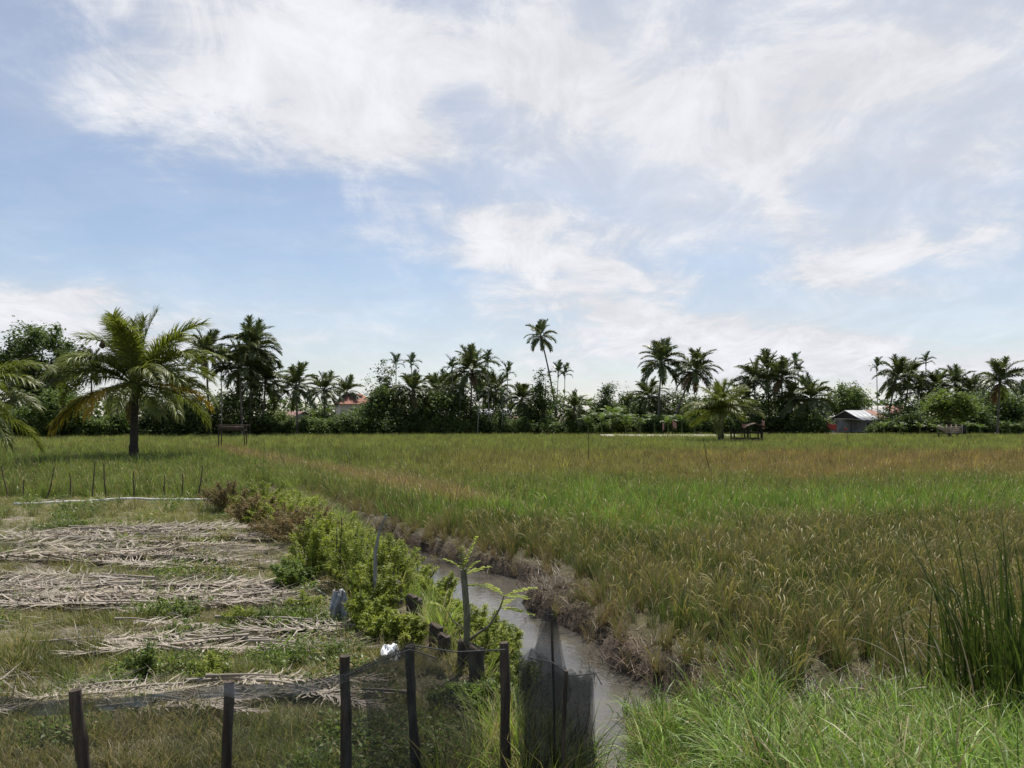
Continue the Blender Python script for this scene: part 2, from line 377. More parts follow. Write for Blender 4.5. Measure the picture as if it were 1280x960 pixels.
def make_ground():
    def axis(lo, a, b, hi, step, g):
        c = list(np.arange(a, b+1e-6, step)); s = step; v = b
        while v < hi: s *= g; v += s; c.append(v)
        s = step; v = a
        while v > lo: s *= g; v -= s; c.insert(0, v)
        return np.array(c)
    X = axis(-1500, -9, 6, 1500, .10, 1.12); Y = axis(-60, 3, 22, 2600, .12, 1.07)
    xx, yy = np.meshgrid(X, Y); nx, ny = len(X), len(Y)
    zz = terrain(xx, yy) + np.where((np.abs(xx) < 12) & (yy < 24), rng.normal(0, .008, xx.shape), 0)
    V = np.stack([xx, yy, zz], -1).reshape(-1, 3)
    i, j = np.meshgrid(np.arange(nx-1), np.arange(ny-1)); k = (j*nx+i).ravel()
    mb = MB(); mb.add(V, np.stack([k, k+1, k+nx+1, k+nx], -1))
    me = mb.mesh('ground', ['ground'], True)
    z = zone(xx.ravel(), yy.ravel()); at_ = me.attributes.new('zone', 'FLOAT_COLOR', 'POINT'); at_.data.foreach_set('color', z.astype(np.float32).ravel())
    tag(link('ground', me), kind='structure')
    ys = np.linspace(-1, 33, 120); mb = MB()
    V = np.stack([np.stack([lbank(ys)-.35, ys, np.full_like(ys, WATER)], -1), np.stack([rbank(ys)+.45, ys, np.full_like(ys, WATER)], -1)], 1).reshape(-1, 3)
    k = np.arange(len(ys)-1)*2; mb.add(V, np.stack([k, k+1, k+3, k+2], -1)); tag(mb.obj('ditch_water', ['muddy_water']), kind='structure')
    mb = MB(); xs = np.linspace(11, 28, 30); V = []
    for x in xs:
        for dy in (0, 3.2): V.append([x, 92.5+dy+.3*math.sin(x*.7), -.05+.25*(dy > 0)])
    k = np.arange(len(xs)-1)*2; mb.add(V, np.stack([k, k+2, k+3, k+1], -1)); tag(mb.obj('track', ['track_sand']), kind='structure')
make_ground()

# ------------------------------------------------------------------ scatter (stuff only)
def scatter(name, label, cat, P, rot, scl, tint, idx, meshes):
    lib = bpy.data.collections.new(name+'_clumps')
    for i, me in enumerate(meshes):
        o = bpy.data.objects.new(f'{name}_clump_{i:02d}', me); lib.objects.link(o)
    me = bpy.data.meshes.new(name); n = len(P); me.vertices.add(n); me.vertices.foreach_set('co', np.asarray(P, np.float32).ravel())
    for nm, ty, f, d in (('rot', 'FLOAT_VECTOR', 'vector', rot), ('scl', 'FLOAT_VECTOR', 'vector', scl), ('tint', 'FLOAT_COLOR', 'color', tint)):
        a = me.attributes.new(nm, ty, 'POINT'); a.data.foreach_set(f, np.asarray(d, np.float32).ravel())
    a = me.attributes.new('idx', 'INT', 'POINT'); a.data.foreach_set('value', np.asarray(idx, np.int32))
    o = link(name, me); tag(o, label, cat, kind='stuff')
    nt = bpy.data.node_groups.new(name+'_nodes', 'GeometryNodeTree')
    nt.interface.new_socket('Geometry', in_out='INPUT', socket_type='NodeSocketGeometry'); nt.interface.new_socket('Geometry', in_out='OUTPUT', socket_type='NodeSocketGeometry')
    N = nt.nodes.new; gi, go = N('NodeGroupInput'), N('NodeGroupOutput')
    ci = N('GeometryNodeCollectionInfo'); ci.inputs['Collection'].default_value = lib; ci.inputs['Separate Children'].default_value = True; ci.inputs['Reset Children'].default_value = True
    ip = N('GeometryNodeInstanceOnPoints'); ip.inputs['Pick Instance'].default_value = True
    def attr(nm, dt): q = N('GeometryNodeInputNamedAttribute'); q.data_type = dt; q.inputs['Name'].default_value = nm; return q.outputs['Attribute']
    e2r = N('FunctionNodeEulerToRotation')
    L = nt.links.new; L(gi.outputs[0], ip.inputs['Points']); L(ci.outputs[0], ip.inputs['Instance']); L(attr('idx', 'INT'), ip.inputs['Instance Index'])
    L(attr('rot', 'FLOAT_VECTOR'), e2r.inputs[0]); L(e2r.outputs[0], ip.inputs['Rotation']); L(attr('scl', 'FLOAT_VECTOR'), ip.inputs['Scale']); L(ip.outputs[0], go.inputs[0])
    md = o.modifiers.new('scatter', 'NODES'); md.node_group = nt
    return o
U = rng.uniform
def rice_clump(nb, h, spread, wid, npan, nseg=4, lean=.12):
    mb = MB(); a = U(0, 2*np.pi, nb); r = spread*np.sqrt(U(0, 1, nb)); b = np.stack([r*np.cos(a), r*np.sin(a), np.full(nb, -.04)], -1)
    blades(mb, b, a+rng.normal(0, .7, nb), h*U(.6, 1.08, nb), np.abs(rng.normal(lean, .13, nb)), np.abs(rng.normal(.45, .55, nb)), wid*U(.7, 1.2, nb), nseg, 0, U(0, 1, nb), twist=rng.normal(0, .7, nb))
    if npan:
        a = U(0, 2*np.pi, npan); b = np.stack([.4*spread*np.cos(a), .4*spread*np.sin(a), np.full(npan, .0)], -1)
        blades(mb, b, a, h*U(.85, 1.12, npan), .06+.12*U(0, 1, npan), U(1.2, 2.3, npan), .011, nseg+3, 0, np.full(npan, 2.0), prof=np.r_[np.full(nseg, .18), .6, 1.2, .8, .2], power=5.0, twist=rng.normal(0, .7, npan))
    return mb.mesh('rice_clump', ['rice_leaf'])
def field_tint(x, y):
    """crop colour by place: rgb + share of dead leaves"""
    n = len(x); px = 640 + x/y*FPX
    w1, w2 = wob(x, y, .23, .5), wob(x, y, .8, 1.7)
    c = np.tile(np.array([.074, .104, .024]), (n, 1)); dry = np.full(n, .27) + .26*w2
    def mixc(f, col, d=None):
        nonlocal c, dry
        f = np.clip(f, 0, 1); c = c*(1-f[:, None]) + np.array(col)*f[:, None]
        if d is not None: dry = dry*(1-f) + d*f
    yy = y + 2.2*w1 + .05*y*w2
    bright = ss(yy, 17.5, 19.5)*(1-ss(yy, 25, 29))*ss(px, 380, 640)
    mixc(bright, (.145, .210, .042), .03)
    mixc(ss(yy, 25, 29), (.140, .166, .042), .08)
    mixc(ss(yy, 29, 34)*(1-ss(yy, 50, 60))*ss(px + 60*w1, 640, 1000)*(.72+.4*w2), (.250, .165, .065), .30)
    mixc(ss(yy, 29, 34)*(1-ss(yy, 50, 60))*(1-ss(px, 640, 1000))*ss(px, 420, 640)*.5, (.235, .185, .06), .2)
    mixc(ss(yy, 55, 64), (.185, .205, .055), .06)
    mixc(ss(yy, 22, 25)*(1-ss(px, 300, 480))*(1-ss(yy, 50, 60)), (.130, .168, .040), .08)
    t = np.clip((52-y)/26, -.4, 1.15); dl = np.abs(x-(-18+15*t))*.87          # pale bund running across the field
    mixc((1-ss(dl, .35, 1.3))*(y < 62)*(y > 22), (.30, .235, .11), .45)
    c *= (1.22+.18*ss(y, 14, 24))[:, None]; c *= (1 + .16*w2 + rng.normal(0, .28, n))[:, None]
    return np.clip(c, .01, 1), np.clip(dry, 0, .95)
def make_rice():
    near = [rice_clump(int(U(46, 66)), .65, .07, .0095, int(U(3, 7)), 4, .12) for _ in range(6)]
    mid = [rice_clump(36, .74, .12, .0155, 3, 3) for _ in range(5)]
    far = [rice_clump(34, .74, .32, .032, 1, 2) for _ in range(4)]
    P, S, I, Rr = [], [], [], []
    def ok(x, y):
        l, r = lbank(y), rbank(y)
        right = (x > r+.16+.2*wob(x, y, 1.9)) & (y > 6.9+.45*wob(x, x, 1.3)+.9*np.exp(-((x-3.2)/1.0)**2))
        left = (y > 24.6) & (x < l-.3)
        ditchend = y > 31
        gap = (np.hypot((x-.75)/.75, (y-12.3)/.75) > 1)          # bare mud lobe of the bank
        path = ~((np.abs(x-(-20.6-(y-24.5)*.26)) < .55+.2*wob(x, y, 1)) & (y < 42) & (y > 24))
        return ((right | left | ditchend) & gap & path)
    def lay(d0, d1, step, kind, sc0):
        ys = np.arange(d0, d1, step); out = []
        for y in ys:
            h = y*.70+3; xs = np.arange(-h, h, step); out.append(np.stack([xs, np.full_like(xs, y)], -1))
        q = np.concatenate(out); q += rng.normal(0, step*.26, q.shape); q = q[ok(q[:, 0], q[:, 1])]; n = len(q)
        P.append(np.column_stack([q, terrain(q[:, 0], q[:, 1])])); I.append(rng.integers(*kind, n)); s = sc0*U(.62, 1.2, n)*(1+.12*wob(q[:, 0], q[:, 1], .5))
        S.append(s)
    lay(6.4, 19, .235, (0, 6), 1.0); lay(19, 36, .30, (6, 11), .95); lay(36, 101, .62, (11, 15), .92)
    P = np.concatenate(P); S = np.concatenate(S); I = np.concatenate(I); n = len(P)
    c, dry = field_tint(P[:, 0], P[:, 1])
    db = P[:, 0]-rbank(P[:, 1]); nb = (1-ss(db, .35, 1.3))*(P[:, 1] < 28)*(db > -.5)       # worn, straw-coloured plants on the bank
    dry = np.clip(dry+.55*nb, 0, .95); S *= 1-.38*nb
    keep = U(0, 1, n) > .08*(P[:, 1] < 19) + .35*nb + .25*((wob(P[:, 0], P[:, 1], 1.1, 3) > .75)*(P[:, 1] < 16)); P, S, I, c, dry, nb = [q[keep] for q in (P, S, I, c, dry, nb)]; n = len(P)
    rot = np.column_stack([rng.normal(0, .18, n)+.25*nb*rng.normal(0, 1, n), rng.normal(0, .18, n)-.35*nb, U(0, 6.28, n)])
    scatter('rice_crop', 'ripening green and tan rice plants covering the whole field', 'rice', P, rot, np.column_stack([S, S, S*U(.85, 1.1, n)]), np.column_stack([c, dry]), I, near+mid+far)
make_rice()
def tuft(nb, h, spread, wid, lean, bend, nseg=3, flat=0.0):
    mb = MB(); a = U(0, 2*np.pi, nb); r = spread*np.sqrt(U(0, 1, nb)); b = np.stack([r*np.cos(a), r*np.sin(a), np.full(nb, -.02)], -1)
    blades(mb, b, U(0, 6.28, nb), h*U(.45, 1.1, nb), np.abs(rng.normal(lean, .25, nb)), np.abs(rng.normal(bend, .5, nb)), wid*U(.7, 1.3, nb), nseg, 0, U(0, 1, nb), twist=rng.normal(0, .8, nb))
    return mb.mesh('tuft', ['grass_leaf'])
def herb(n, h, spread, size):
    mb = MB(); k = max(5, n//9); a = U(0, 6.28, k); ln = h*U(.5, 1.1, k); th = U(.1, 1.1, k)
    d = np.stack([np.sin(th)*np.cos(a), np.sin(th)*np.sin(a), np.cos(th)], -1); b = np.stack([spread*U(-.5, .5, k), spread*U(-.5, .5, k), np.full(k, -.02)], -1)
    q = rng.integers(0, k, n); t = U(.15, 1, n); P = b[q]+d[q]*(ln[q]*t)[:, None]+rng.normal(0, .012, (n, 3))
    blades(mb, b, a, ln, th, .1, .006, 2, 0, U(.1, .5, k)); leaves(mb, P, size, 0, U(0, 1, n), .4, .42)
    return mb.mesh('herb', ['grass_leaf'])
def yard_green(x, y):
    """how weedy the yard is at a place (0 bare .. 1 thick)"""
    g = .50 + .45*wob(x, y, .55, .4) + .28*wob(x*.5, y, 1.3, 2.1)
    for y0, w in ((16.2, .55), (14.2, .5), (12.9, .35), (10.9, .65), (9.95, .3), (8.6, .35), (6.95, .3)):
        g -= 1.05*np.exp(-((y-y0-.12*np.sin(x))/w)**2)*(x > -12)
    for y0, w in ((20.5, 1.6), (9.35, .4), (7.75, .45), (6.1, .45), (11.9, .35)): g += .40*np.exp(-((y-y0)/w)**2)
    return g
def make_yard_grass():
    T = [tuft(60, .15, .16, .006, .75, .7) for _ in range(3)] + [tuft(40, .30, .10, .007, .35, .7) for _ in range(2)] + [herb(150, .16, .30, .045) for _ in range(3)] + [tuft(45, .62, .12, .010, .25, .8, 4) for _ in range(3)]
    n = 52000; y = 4.2*(24.3/4.2)**U(0, 1, n); x = U(-1, 1, n)*(y*.72+1)
    keep = (x < lbank(y)-.02) & (U(0, 1, n) < 1.15*np.clip(yard_green(x, y), .13, 1)); x, y = x[keep], y[keep]; n = len(x)
    z = terrain(x, y); k = U(0, 1, n); hb = wob(x, y, .8, 5) > .25
    idx = np.where(hb & (k < .45), rng.integers(5, 8, n), np.where(k < .90, rng.integers(0, 3, n), rng.integers(3, 5, n)))
    c = np.tile([.135, .150, .045], (n, 1))*(1+.25*wob(x, y, 1.1, 7)+rng.normal(0, .15, n))[:, None]; c[hb] *= [.88, 1.08, .85]
    dry = np.clip(.30+.25*wob(x, y, .7, 9)-.15*hb, .02, .8); s = U(.6, 1.25, n)*(.75+.022*y)
    # tall weeds on the ditch bank and behind the netting
    m = 900; yb = U(4.6, 22, m); xb = lbank(yb)+rng.normal(-.2, .25, m); ok = xb < lbank(yb)+.12
    for (qx, qd) in ((499, 10.2), (519, 9.5), (541, 8.3), (556, 7.9), (566, 7.6), (600, 7.3)): ok &= ~((np.abs(xb/yb*FPX+640-qx) < 26) & (yb < qd+.2) & (yb > 5.8))
    xb, yb = xb[ok], yb[ok]; m = len(xb)
    X = np.r_[x, xb]; Y = np.r_[y, yb]; Z = np.r_[z, terrain(xb, yb)]
    c2 = np.tile([.19, .25, .05], (m, 1))*(1+rng.normal(0, .2, m))[:, None]
    scatter('yard_weeds', 'low creeping weeds and grass patches growing over the sandy yard', 'weeds', np.column_stack([X, Y, Z]), np.column_stack([rng.normal(0, .12, n+m), rng.normal(0, .12, n+m), U(0, 6.28, n+m)]),
            np.repeat(np.r_[s, U(.7, 1.2, m)][:, None], 3, 1), np.column_stack([np.clip(np.r_[c, c2], .01, 1), np.r_[dry, np.full(m, .18)]]), np.r_[idx, rng.integers(8, 11, m)], T)
make_yard_grass()
def make_road_grass():
    T = [tuft(22, .68, .10, .013, .35, 1.1, 5) for _ in range(4)] + [tuft(24, .42, .13, .012, .6, 1.1, 4) for _ in range(3)] + [tuft(6, 1.0, .06, .017, .2, .9, 6) for _ in range(3)] + [herb(70, .42, .2, .07) for _ in range(2)]
    n = 6400; y = U(3.0, 8.0, n); x = U(.3, 7.0, n)
    l, r = lbank(y), rbank(y); front = 7.35+.55*wob(x, x*.3, 1.1, 2)
    ok = ((x > r-.25) & (y < front)); ok &= U(0, 1, n) < 1.1-.75*ss(y, front-1.2, front)
    bare = np.exp(-(((x-2.9)/.55)**2+((y-7.1)/.8)**2)); ok &= U(0, 1, n) > .85*bare
    x, y = x[ok], y[ok]; n = len(x)
    # a fringe leaning over the water on both sides
    m = 420; yb = U(3.6, 7.6, m); side = U(0, 1, m) < .5; xb = np.where(side, lbank(yb)+.12, rbank(yb)-.05)+rng.normal(0, .10, m)
    q = 300; yq = U(3.4, 6.4, q); xq = U(.55, 1.6, q); kq = U(0, 1, q) < 1.15-ss(yq, 5.0, 6.4); xb = np.r_[xb, xq[kq]]; yb = np.r_[yb, yq[kq]]; yr = U(6.4, 12.5, 260); xr = lbank(yr)+U(.05, .62, 260)**1.0; xb = np.r_[xb, xr]; yb = np.r_[yb, yr]; yr = U(5.2, 8.0, 110); xr = rbank(yr)-U(.0, .45, 110)*U(0, 1, 110); xb = np.r_[xb, xr]; yb = np.r_[yb, yr]; m = len(xb)
    X = np.r_[x, xb]; Y = np.r_[y, yb]; n += m; Z = np.maximum(terrain(X, Y), WATER-.05); k = U(0, 1, n)
    idx = np.where(k < .66, rng.integers(0, 4, n), np.where(k < .91, rng.integers(4, 7, n), rng.integers(7, 12, n)))
    c = np.tile([.150, .225, .045], (n, 1))*(1+.18*wob(X, Y, 1.3, 3)+rng.normal(0, .32, n))[:, None]; s = U(.4, 1.0, n)
    scatter('roadside_grass', 'long bright green grass growing on the roadside bank beside the ditch', 'grass', np.column_stack([X, Y, Z]), np.column_stack([rng.normal(0, .15, n), rng.normal(0, .15, n), U(0, 6.28, n)]),
            np.repeat(s[:, None], 3, 1), np.column_stack([np.clip(c, .01, 1), np.clip(.10+.12*wob(X, Y, 1.7), 0, 1)]), idx, T)
make_road_grass()
def make_straw():
    """trampled straw on the field side of the ditch"""
    T = []
    for _ in range(4):
        mb = MB(); nb = 20; b = np.column_stack([rng.normal(0, .15, (nb, 2)), U(0, .03, nb)])
        blades(mb, b, U(0, 6.28, nb), .32*U(.5, 1.2, nb), U(1.1, 1.6, nb), U(-.2, .35, nb), .009, 3, 0, U(0, 1, nb)); T.append(mb.mesh('straw', ['grass_leaf']))
    n = 400; y = U(7.4, 26, n); x = rbank(y)+np.abs(rng.normal(0, .4, n))-.1
    q = 70; y = np.r_[y, 12.3+rng.normal(0, .45, q)]; x = np.r_[x, .75+rng.normal(0, .4, q)]
    q = 160; y = np.r_[y, 7.3+rng.normal(0, .5, q)]; x = np.r_[x, 2.9+rng.normal(0, .5, q)]; n = len(x)
    z = terrain(x, y); ok = z > WATER-.02; x, y, z = x[ok], y[ok], z[ok]; n = len(x); c = np.tile([.115, .078, .042], (n, 1))*U(.35, 1.3, n)[:, None]
    scatter('bank_straw', 'brown trampled straw lying on the muddy field side of the ditch', 'straw', np.column_stack([x, y, z+.01]), np.column_stack([rng.normal(0, .1, n), rng.normal(0, .1, n), U(0, 6.28, n)]),
            np.repeat(U(.6, 1.2, n)[:, None], 3, 1), np.column_stack([c, np.full(n, .0)]), rng.integers(0, 4, n), T)
make_straw()

# ------------------------------------------------------------------ palms
def frond_mesh(name, L, elev, droop, nl, llen, lw, nseg, mats, hang=.5, fwd=.6, stalk=.16, seed=0, flat=False, rr=.035, vee=.25):
    r2 = np.random.default_rng(seed); k = 16; s = np.linspace(0, 1, k); th = elev - droop*s**1.5
    P = np.zeros((k, 3)); mid = (th[1:]+th[:-1])/2; P[1:, 0] = np.cumsum(np.cos(mid))*L/(k-1); P[1:, 2] = np.cumsum(np.sin(mid))*L/(k-1)
    P[:, 1] = .05*L*np.sin(s*2.2+seed)*s
    mb = MB(); tube(mb, P, rr*(1-.86*s), 4, 1 if len(mats) > 1 else 0, .75, False)
    for sg in (-1, 1):
        t = np.linspace(stalk, .985, nl)+r2.uniform(-.004, .004, nl); t = np.clip(t, 0, 1)
        B = np.stack([np.interp(t, s, P[:, i]) for i in range(3)], -1); a = np.interp(t, s, th)
        T = np.stack([np.cos(a), 0*a, np.sin(a)], -1); Nn = np.stack([-np.sin(a), 0*a, np.cos(a)], -1); S = np.array([0, sg, 0])
        u = (t-stalk)/(1-stalk); ln = llen*(.45+.62*np.sin(np.pi*np.clip(u*.85+.12, 0, 1)))*r2.uniform(.85, 1.12, nl)
        if flat: ln = ln*np.where(r2.uniform(0, 1, nl) < .13, .3, r2.uniform(.55, 1.1, nl))
        f = fwd+.5*u+r2.normal(0, .30 if flat else .10, nl)
        d = norm(np.cos(f)[:, None]*S + np.sin(f)[:, None]*T + (vee+r2.normal(0, .10, nl))[:, None]*Nn)
        C = [B]; dd = d.copy(); h = hang*r2.uniform(.6, 1.4, nl)
        for q in range(nseg):
            C.append(C[-1]+dd*(ln/nseg)[:, None])
            if flat: dd = norm(dd+np.array([0, 0, -.0])+r2.normal(0, .34, (nl, 3))*[1, 1, .6])
            else: dd = norm(dd+np.stack([0*h, 0*h, -h*(1.0+.5*q)], -1))
        C = np.stack(C, 1); w = norm(np.cross(d, Nn)+r2.normal(0, .25, (nl, 3)))
        tt = np.linspace(0, 1, nseg+1); pr = lw*(1-.9*tt**1.6)/2
        V = np.stack([C-w[:, None]*pr[None, :, None], C+w[:, None]*pr[None, :, None]], 2).reshape(-1, 3)
        kk = (np.arange(nl)[:, None]*(nseg+1)+np.arange(nseg)[None]).ravel()*2
        mb.add(V, np.stack([kk, kk+1, kk+3, kk+2], -1), 0, np.repeat(np.clip(r2.normal(.5, .25, nl), 0, 1), (nseg+1)*2))
    return mb.mesh(name, mats)
# elevation classes (start angle, droop) : youngest upright .. oldest hanging
CLS = [(R(84), R(28)), (R(66), R(62)), (R(46), R(78)), (R(24), R(78)), (R(0), R(62)), (R(-34), R(42))]
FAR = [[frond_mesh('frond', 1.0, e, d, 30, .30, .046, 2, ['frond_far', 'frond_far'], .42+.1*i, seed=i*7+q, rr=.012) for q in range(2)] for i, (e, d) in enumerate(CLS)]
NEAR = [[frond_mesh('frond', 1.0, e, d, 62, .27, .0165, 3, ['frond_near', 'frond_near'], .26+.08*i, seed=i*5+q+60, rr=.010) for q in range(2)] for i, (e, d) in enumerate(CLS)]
ARE = [[frond_mesh('frond', 1.0, e, d, 13, .36, .075, 2, ['areca_leaf', 'areca_leaf'], .30, seed=i*3+q+90, rr=.018, stalk=.2, vee=.5) for q in range(2)] for i, (e, d) in enumerate([(R(80), R(45)), (R(55), R(95)), (R(30), R(105))])]
def put_frond(parent, me, az, L, loc, roll=0.0, mat=None, tilt=0.0, name='frond'):
    o = link(name, me, parent, loc); o.rotation_euler = Euler((roll, tilt, az), 'XYZ'); o.scale = (L, L, L)
    if mat:
        for s in o.material_slots: s.link = 'OBJECT'; s.material = MAT[mat]
    return o
def palm(base, top, L, n, label, group=None, near=False, seed=0, r0=.17, mat=None, trunk='palm_trunk', lo=5.2, yellow=0, dead=0, bow=.25, cat='palm', upright=0):
    r2 = random.Random(seed); b = np.array(base, float); t = np.array(top, float)-b
    o = thing('coconut_palm', tuple(b), label, cat, group); mb = MB(); k = 18 if near else 12
    s = np.linspace(0, 1, k); pts = s[:, None]*t[None]; side = np.array([t[1], -t[0], 0])
    pts[:, :2] += (bow*(s*s-s))[:, None]*t[None, :2]                        # curved base
    rad = r0*(1-.35*s)*(1+.55*np.exp(-s*14))*(1+.05*np.sin(s*k*2.6)); rad[-1] *= 1.2
    pts[0, 2] -= .4; tube(mb, pts, rad, 10 if near else 7, wob=.05); mb.obj('trunk', trunk, o, True)
    T = norm(t[None])[0]; M = NEAR if near else FAR; az = r2.uniform(0, 6.28)
    cw = MB(); tube(cw, [t-T*.35, t, t+T*.28], [r0*.9, r0*1.5, r0*.7], 8, wob=.12); cw.obj('crown_shaft', trunk if not near else 'green_stem', o)
    for i in range(n):
        u = i/(n-1); az += 2.39996+r2.uniform(-.28, .28); c = min(5, max(0, u**.85*lo+r2.uniform(-.35, .35))); ci = int(c)
        if upright and i < upright: ci = 0
        me = M[ci][r2.randint(0, 1)]; ma = mat
        if i >= n-yellow: ma = 'frond_yellow'
        elif dead and i >= n-yellow-dead: ma = 'frond_dead'
        put_frond(o, me, az, L*r2.uniform(.84, 1.1)*(.86 if ci == 0 else 1), tuple(t+T*(.25-.35*u)+np.array([math.cos(az), math.sin(az), 0])*r0*.6), r2.uniform(-.40, .40), ma, r2.uniform(-.20, .16))
    return o
def areca(base, top, L, label, group, seed=0, n=8):
    r2 = random.Random(seed); b = np.array(base, float); t = np.array(top, float)-b
    o = thing('areca_palm', tuple(b), label, 'palm', group); mb = MB(); s = np.linspace(0, 1, 8)
    pts = s[:, None]*t[None]; pts[:, 0] += .12*np.sin(s*3+seed); pts[0, 2] -= .4; tube(mb, pts, .075*(1-.3*s), 6); mb.obj('trunk', 'areca_trunk', o, True)
    cs = MB(); e = pts[-1]; tube(cs, [e, e+[0, 0, .5], e+[0, 0, .85]], [.075, .10, .05], 6); cs.obj('crown_shaft', 'green_stem', o)
    az = r2.uniform(0, 6)
    for i in range(n):
        az += 2.4+r2.uniform(-.3, .3); put_frond(o, ARE[min(2, int(i/n*3))][i % 2], az, L*r2.uniform(.85, 1.15), tuple(e+np.array([0, 0, .8-.35*i/n])), r2.uniform(-.3, .3))
    return o

# ------------------------------------------------------------------ broadleaf trees, shrubs, bananas
def crown_points(ncl, npc, rx, ry, rz, cz, sp, shell=.55, seed=0):
    r2 = np.random.default_rng(seed); d = norm(r2.normal(0, 1, (ncl, 3))); r = (shell+(1-shell)*r2.uniform(0, 1, ncl))*r2.uniform(.72, 1.12, ncl)
    c = d*r[:, None]*[rx, ry, rz]; c[:, 2] += cz; q = np.repeat(np.arange(ncl), npc)
    P = c[q]+r2.normal(0, 1, (len(q), 3))*sp*r2.uniform(.55, 1.4, ncl)[q][:, None]
    return c, P, q, r2
def tree(name, base, H, rx, rz, label, cat, group=None, mat='tree_dark', ncl=110, npc=42, leaf=.26, sp=.5, tr=.22, seed=0, cz=None, ry=None, shell=.55, zmin=.3):
    o = thing(name, tuple(base), label, cat, group); cz = H-rz if cz is None else cz
    c, P, q, r2 = crown_points(ncl, int(npc*1.7), rx, ry or rx, rz, cz, sp, shell, seed); P = P.copy(); keep = P[:, 2] > zmin; P, q = P[keep], q[keep]
    mb = MB(); z = np.linspace(0, 1, 8); fork = max(.5, cz-rz*.55)
    tp = np.stack([.15*np.sin(z*3+seed), .1*np.cos(z*2+seed), z*fork-.2], -1); tube(mb, tp, tr*(1-.4*z), 7, wob=.05)
    for i in range(0, ncl, max(1, ncl//14)):
        e = c[i]; a = tp[-1]*.95; m_ = (a+e)/2+np.array([0, 0, .15*rz])-r2.normal(0, .1, 3); tube(mb, [a, (a*2+m_*2)/4, m_, e], [tr*.5, tr*.38, tr*.24, tr*.07], 5, cap=False)
    mb.obj('trunk', 'bark', o, True)
    lb = MB(); v = np.clip(r2.uniform(0, 1, ncl)[q]*.6+r2.uniform(0, .4, len(q)), 0, 1); leaves(lb, P, leaf*1.4, 0, v, .6, .55); lb.obj('crown', mat, o)
    return o
def shrub(base, H, rx, label, group, mat, seed, leaf=.05, nst=26, npl=150, lean=(0, 0), cat='shrub', name='bank_shrub'):
    o = thing(name, tuple(base), label, cat, group); r2 = np.random.default_rng(seed); sb, lb = MB(), MB()
    for i in range(nst):
        a = r2.uniform(0, 6.28); r = rx*math.sqrt(r2.uniform(0, 1)); h = H*r2.uniform(.45, 1.22)*(1-.35*(r/rx)**2)
        b0 = np.array([.25*r*math.cos(a), .25*r*math.sin(a), -.05]); e = np.array([r*math.cos(a)+lean[0], r*math.sin(a)+lean[1], h]); m_ = (b0+e)/2+np.array([0, 0, .12*h])
        tube(sb, [b0, m_, e], [.008, .006, .003], 3, cap=False)
        t = np.sqrt(r2.uniform(.03, 1, npl)); pt = np.where(t[:, None] < .5, b0+(m_-b0)*(2*t[:, None]), m_+(e-m_)*(2*t[:, None]-1))
        pt = pt + r2.normal(0, 1, (npl, 3))*[1, 1, .7]*(.022+.055*(1-t[:, None]))*max(.6, H)
        pt[:, 2] = np.maximum(pt[:, 2], .01); leaves(lb, pt, leaf, 0, np.clip(r2.uniform(-.1, .5)+r2.uniform(0, .55, npl), 0, 1), .5, .27, .3)
    sb.obj('stem', 'green_stem', o); lb.obj('foliage', mat, o); return o
def banana_leaf_mesh(seed):
    r2 = np.random.default_rng(seed); mb = MB(); k = 14; s = np.linspace(0, 1, k); th = R(72)-R(95)*s**1.6
    P = np.zeros((k, 3)); mid = (th[1:]+th[:-1])/2; P[1:, 0] = np.cumsum(np.cos(mid))/(k-1); P[1:, 2] = np.cumsum(np.sin(mid))/(k-1)
    tube(mb, P, .012*(1-.8*s), 4, 1, .9, False); w = .15*np.sin(np.pi*np.clip((s-.15)/.87, 0, 1))**.6*(s > .15)
    for sg in (-1, 1):
        for i in range(3, k-1):                                    # blade torn into strips
            j = min(k-1, i+1); g = .12*(P[j]-P[i]); dr = r2.uniform(.0, .09); a, b = P[i]+g, P[j]-g
            o1 = np.array([.03, sg*w[i], -dr+.03]); o2 = np.array([.03, sg*w[j], -dr+.03])
            mb.add([a, b, b+o2, a+o1], [[0, 1, 2, 3]], 0, r2.uniform(.2, 1))
    return mb.mesh('leaf', ['banana_leaf', 'green_stem'])
BAN = [banana_leaf_mesh(i) for i in range(4)]
def banana(base, H, label, group, seed, n=9):
    r2 = random.Random(seed); o = thing('banana_plant', tuple(base), label, 'banana plant', group); mb = MB(); h = H*.42
    tube(mb, [[0, 0, -.3], [.03, 0, h*.5], [0, .02, h], [0, 0, h*1.2]], [.14, .12, .09, .05], 7); mb.obj('stem', 'green_stem', o, True); az = 0
    for i in range(n):
        az += 2.4+r2.uniform(-.3, .3); put_frond(o, BAN[r2.randint(0, 3)], az, H*.62*r2.uniform(.8, 1.1), (0, 0, h*1.05), r2.uniform(-.3, .3), None, r2.uniform(-.35, .5)*(.3+i/n), 'leaf')
    return o
GZ = -.15
def pt(x, y, d): return at(x, y, d)
def base_at(x, d, z=GZ): return np.array([(x-640)/FPX*d, d, z])

